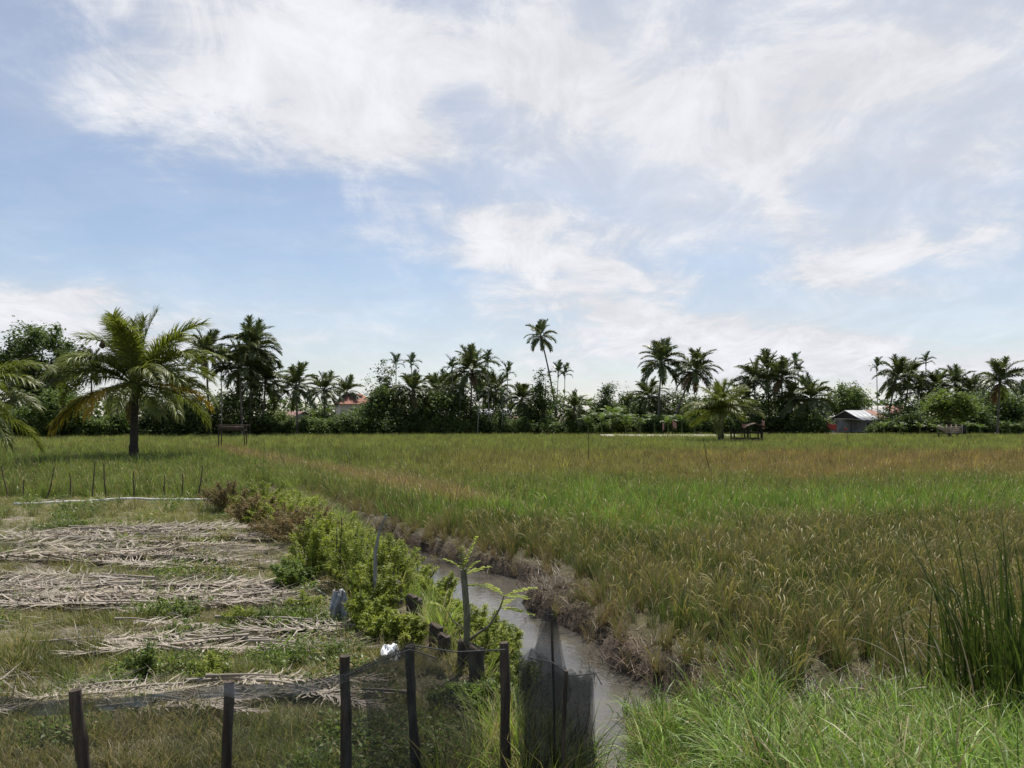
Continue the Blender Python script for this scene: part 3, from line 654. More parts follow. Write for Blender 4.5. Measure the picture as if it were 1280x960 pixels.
# ---- the two palms standing in the field and the one at the left edge
p = base_at(167, 47, -.25); palm(p, p+[.12, 0, 4.7], 5.0, 50, 'short stout coconut palm with yellowing lower fronds standing in the left field', near=True, seed=4, r0=.27, trunk='palm_trunk_dark', lo=4.7, yellow=3, dead=1, upright=9)
for (x, y, d, lb) in ((128, 430, 46.2, 'lower'), (155, 422, 46.0, 'higher')):
    q = pt(x, y, d); mb = MB(); tube(mb, [[0, 0, .26], [0, 0, .12], [.01, 0, 0], [0, .01, -.14], [0, 0, -.27]], [.03, .09, .16, .19, .06], 9, wob=.08)
    tag(mb.obj('bird_nest', 'nest_straw', None, True, tuple(q)), f'{lb} of two dark woven bird nests hanging from the stout field palm', 'bird nest')
p = base_at(-62, 33, -.1); palm(p, p+[.3, .2, 3.0], 3.7, 26, 'low pale-fronded coconut palm reaching in beside the big domed tree', near=True, seed=9, r0=.25, lo=5.0)
p = base_at(901, 76, -.25); palm(p, p+[.1, 0, 2.9], 3.7, 46, 'small stubby coconut palm beside the railed wooden hut in the field', near=True, seed=14, r0=.30, trunk='palm_trunk_dark', lo=4.2, upright=6)

# ---- far line of coconut palms: (trunk column, crown column, crown row, distance, frond length, fronds, label)
GP = 'coconut palms in the far tree line'
SH = 'dark coconut palm standing among others in the far tree line'
far = [(262, 257, 446, 96, 3.3, 26, 'dark coconut palm with a long dead skirt left of the thick leafy palm', 2),
       (312, 316, 438, 97, 4.1, 34, 'thickest and leafiest tall coconut palm behind the wooden stand', 0),
       (303, 299, 462, 95, 3.7, 30, SH, 0), (328, 332, 480, 98, 3.6, 26, SH, 0),
       (372, 370, 486, 98, 3.4, 22, 'coconut palm with folded upright spear and drooping fronds above the maroon roof', 0),
       (406, 405, 490, 108, 3.0, 22, 'small round coconut palm between the maroon roof and the red tiled roof', 0),
       (434, 433, 492, 124, 3.0, 20, 'small coconut palm just behind the red tiled roof', 0),
       (519, 516, 492, 104, 3.2, 24, 'pale-ribbed coconut palm under the two slender palms beside the wispy tree', 2),
       (548, 545, 492, 108, 3.2, 22, SH, 0), (567, 562, 490, 112, 3.3, 22, SH, 0),
       (588, 590, 465, 106, 3.8, 28, 'highest coconut palm of the dark middle clump with bare trunks below', 2),
       (622, 620, 492, 110, 3.1, 24, SH, 0), (650, 652, 502, 112, 3.0, 22, SH, 0), (604, 604, 484, 116, 3.0, 20, SH, 0),
       (698, 676, 423, 112, 2.75, 21, 'very tall thin coconut palm leaning left high above all others', 0),
       (716, 718, 513, 108, 3.0, 18, SH, 0),
       (822, 827, 456, 110, 3.7, 26, 'tall coconut palm leaning slightly right, left one of a matching pair', 1),
       (838, 869, 466, 108, 3.6, 30, 'tall coconut palm with leaning trunk and dark dead skirt, right one of a pair', 3),
       (812, 811, 498, 116, 3.2, 22, 'low coconut palm at the foot of the matching tall pair', 0),
       (944, 943, 476, 112, 3.2, 22, SH, 1), (962, 959, 466, 116, 3.4, 24, 'highest coconut palm of the clump behind the railed hut', 0),
       (978, 977, 474, 112, 3.4, 26, SH, 1), (1016, 1014, 500, 108, 3.5, 26, 'bushy low coconut palm left of the zinc roofed house', 0),
       (1066, 1063, 503, 140, 3.0, 20, 'distant small coconut palm behind the zinc roofed house', 0),
       (1108, 1121, 474, 118, 3.6, 26, 'coconut palm with leaning pale trunk right of the zinc roofed house', 0),
       (1128, 1137, 476, 122, 3.7, 26, SH, 0), (1146, 1148, 492, 120, 3.2, 20, SH, 0),
       (1170, 1170, 487, 122, 3.3, 22, SH, 1), (1195, 1195, 483, 124, 3.5, 24, SH, 0), (1216, 1216, 492, 122, 3.2, 22, 'brownish coconut palm beside the light green tree', 5),
       (1247, 1250, 478, 104, 3.7, 26, 'coconut palm with bare pale trunk alone at the right end', 1), (1273, 1276, 500, 118, 3.3, 20, SH, 0),
       (115, 114, 462, 104, 2.8, 20, 'small coconut palm showing between the domed tree and the stout field palm', 0),
       (20, 15, 500, 92, 3.0, 20, SH, 0), (225, 226, 497, 100, 3.1, 20, SH, 0), (480, 482, 505, 112, 3.0, 18, SH, 0), (990, 990, 503, 110, 3.2, 22, SH, 0), (930, 931, 500, 114, 3.0, 20, SH, 0)]
for i, (bx, cx, cy, d, L, n, lb, dead) in enumerate(far):
    q = at(cx, cy, d); q[2] += .2
    if lb == SH: lb = 'dark coconut palm in the clump '+next(t for a, t in ((60, 'below the big domed tree'), (250, 'behind the stout field palm'), (350, 'behind the wooden stand'), (500, 'below the wispy tree'), (580, 'between the wispy tree and the middle clump'), (660, 'in the middle with many bare trunks'), (730, 'beside the tall leaning palm'), (1000, 'behind the railed hut'), (1160, 'just right of the zinc roofed house'), (1230, 'behind the light green spreading tree'), (9999, 'beside the lone bare-trunked palm')) if bx < a)
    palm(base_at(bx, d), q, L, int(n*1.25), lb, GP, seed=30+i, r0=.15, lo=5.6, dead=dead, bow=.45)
areca_l = [(494, 461, 106, 1.5, 'slender areca palm with a dark ball of fronds beside the wispy tree', 0), (514, 462, 106, 1.55, 'slender areca palm with spread fronds right beside the wispy tree', 0),
           (566, 466, 104, 1.6, None, 0), (611, 459, 104, 1.7, None, 0), (635, 473, 106, 1.6, None, 0), (697, 471, 112, 1.7, 'slender areca palm right beside the tall leaning palm', 0), (705, 474, 113, 1.5, 'slender areca palm right beside the tall leaning palm', 0),
           (993, 460, 114, 1.5, None, 0), (998, 470, 113, 1.5, None, 0), (1097, 465, 116, 1.4, 'lone areca palm at the edge of the clump right of the zinc roofed house', 0), (1158, 458, 120, 1.5, 'slender areca palm standing clear above the right clump', 0),
           (575, 500, 103, 1.3, None, 0), (598, 500, 102, 1.3, None, 0), (627, 503, 103, 1.3, None, 0), (276, 452, 94, 1.3, 'straight pale areca trunk left of the thickest palm', 0)]
for i, (x, y, d, L, lb, _) in enumerate(areca_l):
    areca(base_at(x, d), at(x, y, d), L, lb or 'thin pale-trunked areca palm standing in a dark palm clump', 'areca palms in the far tree line', 200+i)

# ---- broadleaf trees of the tree line
GT = 'broadleaf trees in the far tree line'
def T(x, ytop, d, wpx, hpx, label, mat='tree_dark', **k):
    H = at(x, ytop, d)[2]-GZ; return tree('broadleaf_tree', base_at(x, d), H, wpx/2*d/FPX, hpx/2*d/FPX, label, 'tree', GT, mat, **k)
T(48, 406, 100, 104, 92, 'big domed dark tree with airy crown at the left end', ncl=240, npc=56, leaf=.27, sp=.42, tr=.4, seed=1, shell=.66)
T(62, 470, 98, 96, 110, 'dense black-green tree below the big domed crown', ncl=120, npc=50, leaf=.30, sp=.6, seed=2)
T(70, 486, 88, 80, 60, 'rounded blue-green leafy tree in front of the domed tree', 'tree_mid', ncl=110, npc=40, leaf=.26, sp=.35, seed=3)
T(478, 447, 106, 44, 90, 'wispy light tree with see-through top beside two slender palms', 'tree_mid', ncl=60, npc=26, leaf=.24, sp=.32, seed=4, shell=.3)
T(485, 478, 104, 80, 66, 'dense green tree right of the red tiled roof', 'tree_dark', ncl=110, npc=44, leaf=.26, sp=.5, seed=5)
T(555, 484, 105, 80, 60, 'dark round tree between the pale-ribbed palm and the middle clump', 'tree_dark', ncl=110, npc=44, leaf=.26, sp=.5, seed=6)
T(680, 458, 110, 42, 84, 'airy tree crossed by the tall leaning palm trunk', 'tree_mid', ncl=64, npc=34, leaf=.24, sp=.4, seed=7, shell=.35)
T(757, 476, 118, 34, 62, 'narrow dark tree rising above the banana plants', 'tree_dark', ncl=60, npc=36, leaf=.24, sp=.42, seed=8, shell=.4)
T(786, 486, 122, 34, 50, 'pair-topped dark tree left of the matching tall palms', 'tree_dark', ncl=60, npc=36, leaf=.24, sp=.42, seed=9)
T(846, 488, 118, 80, 50, 'dark spreading tree behind the matching tall palms', 'tree_dark', ncl=100, npc=40, leaf=.26, sp=.5, seed=10)
T(884, 492, 116, 50, 46, 'dark low tree behind the small stubby field palm', 'tree_dark', ncl=80, npc=40, leaf=.26, sp=.5, seed=11)
T(1056, 482, 136, 58, 40, 'rounded olive tree behind the zinc roofed house', 'tree_mid', ncl=90, npc=40, leaf=.30, sp=.5, seed=12)
T(1186, 488, 89.5, 62, 38, 'light green spreading tree shading the plank shelter', 'tree_light', ncl=90, npc=36, leaf=.26, sp=.42, seed=13, cz=3.75)
T(1240, 484, 116, 90, 60, 'broad dark tree behind the lone palm at the right end', 'tree_dark', ncl=110, npc=42, leaf=.28, sp=.5, seed=14)
T(300, 478, 99, 90, 90, 'black-green tree filling in under the thickest palm', 'tree_dark', ncl=120, npc=44, leaf=.28, sp=.55, seed=15)
T(970, 486, 114, 90, 70, 'dark leafy tree under the palm clump behind the railed hut', 'tree_dark', ncl=120, npc=44, leaf=.28, sp=.55, seed=16)
T(1135, 500, 116, 80, 60, 'dark leafy tree under the palms right of the zinc roofed house', 'tree_dark', ncl=110, npc=44, leaf=.28, sp=.55, seed=17)
T(610, 492, 110, 90, 70, 'dark leafy tree under the middle palm clump', 'tree_dark', ncl=110, npc=44, leaf=.28, sp=.55, seed=18)
T(215, 488, 96, 90, 76, 'dark leafy tree behind the stout field palm', 'tree_dark', ncl=110, npc=44, leaf=.28, sp=.5, seed=19)
# ---- hedge bushes along the field edge
bush_meshes = []
for i in range(6):
    mt = ['tree_dark', 'tree_mid', 'tree_dark', 'tree_mid', 'tree_light', 'tree_dark'][i]
    c, P, q, r2 = crown_points(46, 66, 1.0, .8, .62, .58, .17, .5, 300+i); k = P[:, 2] > -.05; P, q = P[k], q[k]
    lb = MB(); leaves(lb, P, .165, 0, np.clip(r2.uniform(0, 1, 46)[q]*.6+r2.uniform(0, .4, len(q)), 0, 1), .6, .5); bush_meshes.append(lb.mesh('foliage', [mt]))
    if i == 0:
        sb = MB()
        for a in range(5): tube(sb, [[.05*a-.1, 0, -.2], [.1*math.cos(a*1.3), .1*math.sin(a*1.3), .3], [.5*math.cos(a*1.3), .5*math.sin(a*1.3), .8]], [.04, .03, .01], 4, cap=False)
        stem_me = sb.mesh('stem', ['bark'])
def bush(x, d, w, h, kind, label, group='bushes along the far field edge'):
    o = thing('hedge_bush', tuple(base_at(x, d)), label, 'bush', group, random.uniform(0, 6.28))
    for nm, me in (('stem', stem_me), ('foliage', bush_meshes[kind])): c = link(nm, me, o); c.scale = (w, w, h)
    return o
LM = [(105, 'below the big domed tree'), (250, 'behind the stout field palm'), (345, 'behind the wooden stand'), (400, 'below the maroon roof'), (470, 'below the red tiled roof'), (535, 'below the wispy tree'), (660, 'below the middle palm clump'), (725, 'below the tall leaning palm'), (800, 'in front of the banana plants'), (885, 'below the matching tall palms'), (965, 'behind the railed hut'), (1035, 'left of the zinc roofed house'), (1165, 'right of the zinc roofed house'), (1220, 'behind the plank shelter'), (9999, 'below the lone bare-trunked palm')]
r2 = random.Random(5); x = -30
while x < 1320:
    d = 99+12*ss(x, 300, 1000)-10*(1-ss(x, 60, 260))-3*ss(x, 1000, 1280)+r2.uniform(-1.2, 1.2)
    opening = 1030 < x < 1100
    if not opening and not 738 < x < 752:
        w, h = r2.uniform(1.3, 2.2), r2.uniform(1.3, 2.3); kd = r2.choice([0, 0, 1, 2, 3, 5, 5]) if x < 700 or x > 900 else r2.choice([1, 3, 4, 0])
        bush(x, d, w, h, kd, ['dark', 'mid-green', 'dark', 'mid-green', 'light green', 'dark'][kd]+' hedge bush at the field edge '+next(t for a, t in LM if x < a))
    x += r2.uniform(11, 19)
for (x, d, w, h, kd) in ((395, 101, 2.6, 1.9, 3), (425, 102, 2.6, 2.2, 3), (455, 101, 2.4, 1.7, 4), (400, 112, 3, 3, 3), (455, 112, 3.2, 3.2, 1), (350, 104, 2.5, 2.6, 1), (745, 118, 2.6, 3.4, 3), (720, 114, 2.4, 3.2, 1), (770, 116, 2.6, 3.2, 1),
                         (800, 118, 2.8, 3.4, 5), (1010, 106, 2.5, 2.6, 0), (1210, 110, 3, 3.6, 0), (1265, 112, 3, 3.6, 5), (530, 108, 2.6, 3.4, 0), (660, 112, 2.6, 3, 0), (905, 114, 2.8, 3.0, 1), (1090, 121, 1.2, 1.0, 3), (150, 93, 2.6, 2.6, 1), (240, 95, 2.6, 3.0, 0), (25, 90, 2.4, 2.6, 5)):
    bush(x, d, w, h, kd, 'tall rounded '+['dark', 'mid-green', 'dark', 'mid-green', 'light green', 'dark'][kd]+' bush standing behind the hedge row '+next(t for a, t in LM if x < a), 'tall bushes behind the hedge row')
for i, (x, d, h) in enumerate(((752, 103, 4.0), (765, 106, 4.8), (782, 103, 4.0), (800, 102, 3.4), (818, 104, 4.2), (835, 102, 3.4), (852, 103, 3.8), (868, 104, 3.4), (735, 103, 3.2), (1105, 101, 2.3), (1125, 100, 2.2), (1150, 101, 2.2), (1172, 100, 2.1), (1208, 99, 2.3), (1225, 98, 2.2), (1262, 98, 2.4), (425, 100, 2.6), (415, 108, 4.0))):
    banana(base_at(x, d), h, 'banana plant with broad torn leaves right of the zinc roofed house' if x > 1000 else ('banana plant with broad torn leaves beside the red roofed building' if x < 500 else 'banana plant with broad torn leaves at the field edge below the matching palms'), 'banana plants along the field edge', 400+i)
def woods():
    mb = MB(); n = 26000; x = rng.uniform(-150, 150, n); d = rng.uniform(150, 164, n); h = (5.6+1.3*wob(x, x*0, .11, 2)+1.1*wob(x, x*0, .5, 1)); z = h*U(0, 1, n)**.7
    leaves(mb, np.column_stack([x, d, z]), 1.0, 0, U(0, 1, n), .6, .55); tag(mb.obj('distant_woods', 'tree_dark'), 'dark mass of far woodland behind the village trees', 'woods', kind='stuff')
woods()

# ------------------------------------------------------------------ houses
def house(x, d, w, dep, eave, ridge, roofmat, wallmat, label, rz=0.0, hip=False, sheets=1, over=.35, rust=None):
    o = thing('house', tuple(base_at(x, d, -.1)), label, 'house', None, rz); mb = MB()
    prism(mb, [(-w/2, 0), (w/2, 0), (w/2, eave), (-w/2, eave)], -dep/2, dep/2); mb.obj('wall', wallmat, o)
    W, Dp = w/2+over, dep/2+over; e = eave-.12
    if hip:
        r = MB(); k = w*.18
        r.add([[-W, -Dp, e], [W, -Dp, e], [W, Dp, e], [-W, Dp, e], [-k, 0, ridge], [k, 0, ridge]], [[0, 1, 5, 4], [2, 3, 4, 5]]); r.add([[-W, -Dp, e], [W, -Dp, e], [W, Dp, e], [-W, Dp, e], [-k, 0, ridge], [k, 0, ridge]], [[1, 2, 5], [3, 0, 4]])
        r.add([[-W, -Dp, e], [W, -Dp, e], [W, Dp, e], [-W, Dp, e]], [[3, 2, 1, 0]]); r.obj('roof', roofmat, o)
    else:
        for sgn in (-1, 1):
            for i in range(sheets):
                r = MB(); x0, x1 = -W+2*W*i/sheets+.01, -W+2*W*(i+1)/sheets-.01; dz = .012*(i % 2)
                V = [[x0, sgn*Dp, e+dz], [x1, sgn*Dp, e+dz], [x1, .0, ridge+dz], [x0, .0, ridge+dz]]; V += [[a, b, c-.05] for a, b, c in V]
                r.add(V, [[0, 1, 2, 3], [7, 6, 5, 4], [0, 4, 5, 1], [1, 5, 6, 2], [2, 6, 7, 3], [3, 7, 4, 0]]); r.obj('roof_sheet', rust if rust and i >= sheets-2 and sgn < 0 else roofmat, o)
        g = MB()
        for sx in (-1, 1): g.add([[sx*w/2, -dep/2, eave], [sx*w/2, dep/2, eave], [sx*w/2, 0, ridge-.15]], [[0, 1, 2]])
        g.obj('gable', 'plank_dark' if rust else wallmat, o)
    for wx in (-w*.28, w*.22):
        b = MB(); box(b, (wx, -dep/2-.02, eave*.58), (.9, .08, .9)); f = b.obj('window', 'wall_white', o); b = MB(); box(b, (wx, -dep/2-.05, eave*.58), (.74, .06, .74)); b.obj('pane', 'dark_opening', f)
    b = MB(); box(b, (-.02*w, -dep/2-.03, .95), (.85, .07, 1.9)); b.obj('door', 'stand_wood', o)
    return o
h = house(1074, 128, 6.0, 6.4, 2.05, 3.55, 'roof_zinc', 'wall_grey', 'low grey house with zinc roof and rusty end sheets at the field edge', R(24), sheets=6, rust='roof_rust')
b = MB(); box(b, (-4.1, -1.5, 2.0), (2.6, 3.4, .06), (0, R(6), 0)); b.obj('porch_roof', 'roof_grey', h)
for yy in (-3.0, 0): b = MB(); box(b, (-5.2, yy, .95), (.12, .12, 1.9)); b.obj('porch_post', 'stand_wood', h)
house(444, 124, 5.5, 6, 4.6, 6.2, 'roof_red', 'wall_cream', 'cream building with red tiled hip roof half hidden by trees', R(20), hip=True)
house(364, 114, 4.6, 5, 2.2, 3.3, 'roof_maroon', 'wall_white', 'small house with maroon roof behind the drooping palm', R(-30))
house(652, 124, 4.5, 5, 1.7, 2.5, 'roof_maroon', 'wall_white', 'low pinkish-roofed house behind the middle palms', R(10))
house(736, 130, 5.0, 5.5, 2.9, 4.3, 'roof_grey', 'wall_grey', 'grey roofed house left of the banana plants', R(-18), sheets=5)
house(1100, 142, 7.5, 7, 3.1, 4.5, 'roof_grey', 'wall_grey', 'farther grey roofed house behind the zinc roofed one', R(-14), sheets=5, rust='roof_rust')
house(617, 132, 5, 5, 2.9, 3.8, 'roof_zinc', 'wall_white', 'white walled house glimpsed behind the middle palm trunks', R(8), sheets=4)
house(796, 128, 4.6, 5, 1.9, 2.9, 'roof_zinc', 'wall_white', 'pale low house hidden behind the banana plants', R(12), sheets=4)

# ------------------------------------------------------------------ things standing in the field
def field_stand():
    o = thing('wooden_stand', tuple(base_at(291, 60, -.28)), 'open wooden stand on four legs with a board top in the left field', 'stand', None, R(8)); w, dp, H = 1.9, .9, 2.08
    for sx in (-1, 1):
        for sy in (-1, 1): mb = MB(); tube(mb, [[sx*w/2*1.02, sy*dp/2, -.2], [sx*w/2, sy*dp/2, H*.5], [sx*w/2*.97, sy*dp/2, H]], .045, 6, wob=.08); mb.obj('leg', 'stand_wood', o)
    for sy in (-1, 1): mb = MB(); box(mb, (0, sy*dp/2, H-.03), (w+.5, .07, .09)); mb.obj('beam', 'stand_wood', o)
    for i in range(5): mb = MB(); box(mb, (0, -dp/2+.05+i*.2, H-.42+.01*(i % 2)), (w+.1, .18, .035)); mb.obj('plank', 'stand_wood', o)
    mb = MB(); box(mb, (0, -dp/2-.05, H-.25), (w, .03, .34)); mb.obj('front_board', 'stand_wood', o)
field_stand()
def rail_hut():
    o = thing('rail_hut', tuple(base_at(934, 77, -.28)), 'low railed wooden hut with dark thatched roof beside the stubby palm', 'hut', None, R(-6))
    for xx in (-1.45, -.1, 1.25):
        for yy in (-.9, .9): mb = MB(); tube(mb, [[xx, yy, -.2], [xx+.02, yy, 1.0], [xx, yy, 1.35]], .07, 6, wob=.06); mb.obj('post', 'plank_dark', o)
    for yy in (-.9, .9):
        for zz in (.55, 1.1): mb = MB(); box(mb, (-.1, yy-.09, zz), (2.85, .06, .12)); mb.obj('rail', 'plank_dark', o)
    for i in range(8): mb = MB(); box(mb, (-1.3+i*.36, 0, .42+.012*(i % 2)), (.33, 1.9, .04)); mb.obj('floor_plank', 'stand_wood', o)
    for xx in (.15, 1.2):
        for yy in (-.7, .7): mb = MB(); box(mb, (xx, yy, 1.2), (.08, .08, 1.6)); mb.obj('roof_post', 'plank_dark', o)
    mb = MB(); prism(mb, [(-.3, 1.75), (.7, 2.1), (1.75, 1.7), (1.75, 1.62), (.7, 1.98), (-.3, 1.67)], -1.0, 1.0); mb.obj('roof', 'stand_wood', o)
rail_hut()
def plank_shelter():
    o = thing('plank_shelter', tuple(base_at(1187, 86, .05)), 'low pale plank shelter with slanted end under the light green tree', 'shelter', None, R(4))
    for i in range(4): mb = MB(); box(mb, (.05, -.7, .62+i*.19), (1.9, .04, .17), (0, 0, R(1.5*(-1)**i))); mb.obj('plank', 'plank_pale', o)
    for xx in (-.85, -.3, .25, .95): mb = MB(); box(mb, (xx, -.76, .7), (.09, .07, 1.6)); mb.obj('upright', 'plank_pale', o)
    mb = MB(); box(mb, (-1.35, -.7, 1.05), (1.0, .06, .42), (0, R(28), 0)); mb.obj('slanted_board', 'plank_pale', o)
    mb = MB(); box(mb, (.15, 0, .5), (2.7, 1.3, .08)); mb.obj('deck', 'plank_dark', o)
    mb = MB(); box(mb, (1.15, .1, 1.0), (.9, 1.2, .9)); mb.obj('back_panel', 'plank_dark', o)
    for xx in (-1.0, 1.2): mb = MB(); box(mb, (xx, .4, 0), (.12, .12, 1.0)); mb.obj('leg', 'plank_dark', o)
plank_shelter()
def cloth(x, y, d, w, h, mat, label, pole=True, tilt=.2):
    b = base_at(x, d, -.25); o = thing('cloth_flag', tuple(b), label, 'flag'); z = at(x, y, d)[2]+.25
    mb = MB(); tube(mb, [[-w/2, 0, -.1], [-w/2+.02, 0, z*.6], [-w/2, 0, z+h/2+.05]], .025, 5); mb.obj('pole', 'stand_wood', o)
    n = 7; V, F = [], []
    for i in range(n):
        for j in range(n): u, v = i/(n-1), j/(n-1); V.append([-w/2+u*w, .12*w*math.sin(u*7+v*3), z+h/2-v*h-tilt*u*w+.05*math.sin(u*9)])
    for i in range(n-1):
        for j in range(n-1): k = i*n+j; F.append([k, k+1, k+n+1, k+n])
    mb = MB(); mb.add(V, F); c = mb.obj('cloth', mat, o, True); s = c.modifiers.new('thick', 'SOLIDIFY'); s.thickness = .01
cloth(1040, 532, 104, 1.25, .75, 'cloth_red', 'bright red cloth hung beside the zinc roofed house', tilt=.25)
cloth(829, 533, 92, .22, .8, 'cloth_pink', 'faded pink cloth strip on a pole, left one by the banana plants', tilt=.3)
cloth(843, 529, 92, .5, .7, 'cloth_pink', 'faded pink cloth pennant on a pole, right one by the banana plants', tilt=.8)
cloth(930, 532, 75.5, .45, .4, 'cloth_pink', 'pink rag hanging on the front rail post of the hut')
cloth(954, 530, 78, .3, .8, 'cloth_pink', 'pink rag hanging at the right end of the hut', tilt=.5)
cloth(1057, 536, 106, .4, .35, 'cloth_red', 'small red rag below the porch of the zinc roofed house')
def pole(x0, y0, x1, y1, d, r, label, mat='stand_wood', grp=None):
    a, b = at(x0, y0, d), at(x1, y1, d); a[2] = min(a[2], -.3); mb = MB(); n = 6; s = np.linspace(0, 1, n)
    P = s[:, None]*(b-a)[None]; P[1:-1] += rng.normal(0, .012*np.linalg.norm(b-a), (n-2, 3))*[1, 1, .2]; tube(mb, P, r*(1-.4*s), 6, wob=.06); return tag(mb.obj('field_pole', mat, None, True, tuple(a)), label, 'pole', grp)
pole(737, 580, 735, 537, 40, .022, 'thin upright pole in the rice below the grey roofed house')
pole(890, 590, 879, 549, 32, .02, 'thin dark pole leaning left in the brown rice below the stubby palm')
pole(1060, 570, 1059, 540, 70, .03, 'thin upright pole in the rice in front of the zinc roofed house')
pole(691, 575, 690, 546, 62, .02, 'thin short pole in the rice below the tall leaning palm')
# thin crooked sticks and white pipe at the far end of the yard
for i, (x0, x1, y1) in enumerate(((13, 2, 582), (57, 68, 583), (113, 119, 577), (133, 130, 579), (168, 167, 590), (248, 253, 582), (88, 87, 592), (205, 206, 594), (28, 30, 600), (228, 228, 592))):
    pole(x0, 628, x1, y1, 23.4+.3*(i % 2), .024, 'thin crooked stick standing behind the white pipe at the end of the yard', 'stand_wood', 'sticks behind the white pipe')
mb = MB(); xs = np.linspace(18, 264, 26); P = np.array([gxy(x, 629-5*(x-18)/246+.6*math.sin(x*.031), .06) for x in xs]); P[:, 2] = terrain(P[:, 0], P[:, 1])+.085; o0 = P[0].copy()
tube(mb, P-o0, .034, 8); tag(mb.obj('white_pipe', 'pipe_white', None, True, tuple(o0)), 'long white plastic pipe lying across the far end of the yard', 'pipe')

# ------------------------------------------------------------------ dry fronds lying in the yard
DRY = [frond_mesh('leaflets', 1.0, .02, .04, 46, .235, .015, 3, ['dry_leaf', 'dry_leaf'], fwd=.72, flat=True, seed=500+i, rr=.009, vee=.16, stalk=.12) for i in range(5)]
def dry_frond(x, y, L, ang, lb, i):
    p = gxy(x, y); z = float(terrain(p[0], p[1])); o = thing('dry_palm_frond', (p[0], p[1], z+.035+.012*(i % 4)), lb, 'palm frond', 'dry palm fronds lying in the yard', ang)
    f = link('leaflets', DRY[i % 5], o); f.scale = (L, L*random.uniform(.75, 1.05), L*.55); f.location = (-L/2*.95, 0, .01); f.rotation_euler = (random.uniform(-.12, .12), 0, random.uniform(-.05, .05)); f['kind'] = 'stuff'
    mb = MB(); s = np.linspace(0, 1, 8); P = np.stack([-L/2-.10+s*L*.5, .05*L*np.sin(s*2.2+500+i % 5)*s*.6, .025+.02*np.sin(s*3)], -1); tube(mb, P, [.024, .014, .012, .011, .010, .009, .007, .005], 5); mb.obj('stalk', 'dry_leaf', o)
ra = [(30, 672, 3.4, .05), (115, 668, 3.2, 3.2), (190, 664, 3.0, .2), (240, 674, 2.6, -.1), (60, 684, 3.2, .0), (170, 682, 3.0, -.25), (228, 686, 2.6, 3.1), (40, 700, 3.2, .08), (150, 698, 3.0, -.05), (235, 697, 2.8, .25), (280, 706, 2.4, -.2), (200, 690, 2.6, .5), (100, 704, 3.0, 3.0)]
rb = [(25, 738, 3.0, .06), (120, 745, 2.8, 3.25), (205, 738, 3.1, -.05), (285, 738, 2.6, .07), (60, 758, 2.6, -.12), (150, 762, 2.4, 3.05), (250, 752, 2.6, .1), (330, 730, 1.6, -.3), (10, 750, 2.6, .1), (205, 748, 2.6, 3.3)]
rc = [(300, 800, 1.9, .1), (380, 792, 1.9, 3.2), (410, 786, 1.5, -.15), (230, 812, 1.8, -.1), (160, 806, 1.7, .2)]
rd = [(110, 882, 1.5, .35), (185, 872, 1.6, .25), (225, 893, 1.1, .2), (370, 862, 1.5, -.08), (410, 872, 1.3, 3.0), (345, 852, 1.4, .15), (330, 878, 1.2, .3), (40, 890, 1.3, .5)]
rq = random.Random(77)
for k in range(16): ra.append((rq.uniform(0, 285), rq.choice((665, 676, 690, 700, 712)), rq.uniform(1.8, 3.0), rq.choice((0, 3.14))+rq.uniform(-.35, .35)))
for k in range(14): rb.append((rq.uniform(-10, 345), rq.choice((728, 736, 744, 752, 762)), rq.uniform(1.4, 2.6), rq.choice((0, 3.14))+rq.uniform(-.3, .3)))
for k in range(6): rc.append((rq.uniform(120, 425), rq.uniform(785, 815), rq.uniform(1.0, 1.7), rq.choice((0, 3.14))+rq.uniform(-.4, .4)))
for k in range(6): rd.append((rq.uniform(40, 430), rq.uniform(852, 895), rq.uniform(.9, 1.4), rq.choice((0, 3.14))+rq.uniform(-.5, .5)))
def litter():
    T = []
    for _ in range(5):
        mb = MB(); nb = 20; b = np.column_stack([rng.normal(0, .16, nb), rng.normal(0, .09, nb), U(.005, .05, nb)])
        blades(mb, b, rng.choice([0, np.pi], nb)+rng.normal(0, .55, nb), .42*U(.4, 1.2, nb), U(1.25, 1.6, nb), U(-.25, .3, nb), .014*U(.6, 1.2, nb), 3, 0, U(0, 1, nb), twist=rng.normal(0, .5, nb)); T.append(mb.mesh('litter', ['grass_leaf']))
    n = 3400; y = U(6.4, 18.5, n); x = U(-1, 1, n)*(y*.7); g = np.zeros(n)
    for y0, w, k in ((16.0, .8, 1), (14.0, .8, 1), (12.9, .5, .8), (10.9, .75, 1), (10.0, .45, .8), (8.6, .4, .6), (6.95, .35, .6)): g = np.maximum(g, k*np.exp(-((y-y0-.12*np.sin(x))/w)**2))
    ok = (U(0, 1, n) < g*(.55+.45*wob(x, y, .9, 6))) & (x < lbank(y)-.9); x, y = x[ok], y[ok]; n = len(x)
    c = np.tile([.30, .26, .21], (n, 1))*U(.35, 1.3, n)[:, None]
    scatter('leaf_litter', 'pale loose dead palm leaflets matted over the sandy yard', 'leaf litter', np.column_stack([x, y, terrain(x, y)+.01]), np.column_stack([rng.normal(0, .06, n), rng.normal(0, .06, n), rng.normal(0, .35, n)]), np.repeat(U(.6, 1.25, n)[:, None], 3, 1), np.column_stack([c, np.zeros(n)]), rng.integers(0, 5, n), T)
litter()
for i, (x, y, L, a) in enumerate(ra+rb+rc+rd):
    lb = 'dry grey palm frond lying in the upper band of the yard below the white pipe' if i < len(ra) else ('dry pale palm frond lying in the long middle band across the yard' if i < len(ra+rb) else ('dry palm frond scrap lying among weeds near the grey plastic sheet' if i < len(ra+rb+rc) else 'dry palm frond lying just behind the netting fence'))
    dry_frond(x, y, L, a, lb, i)

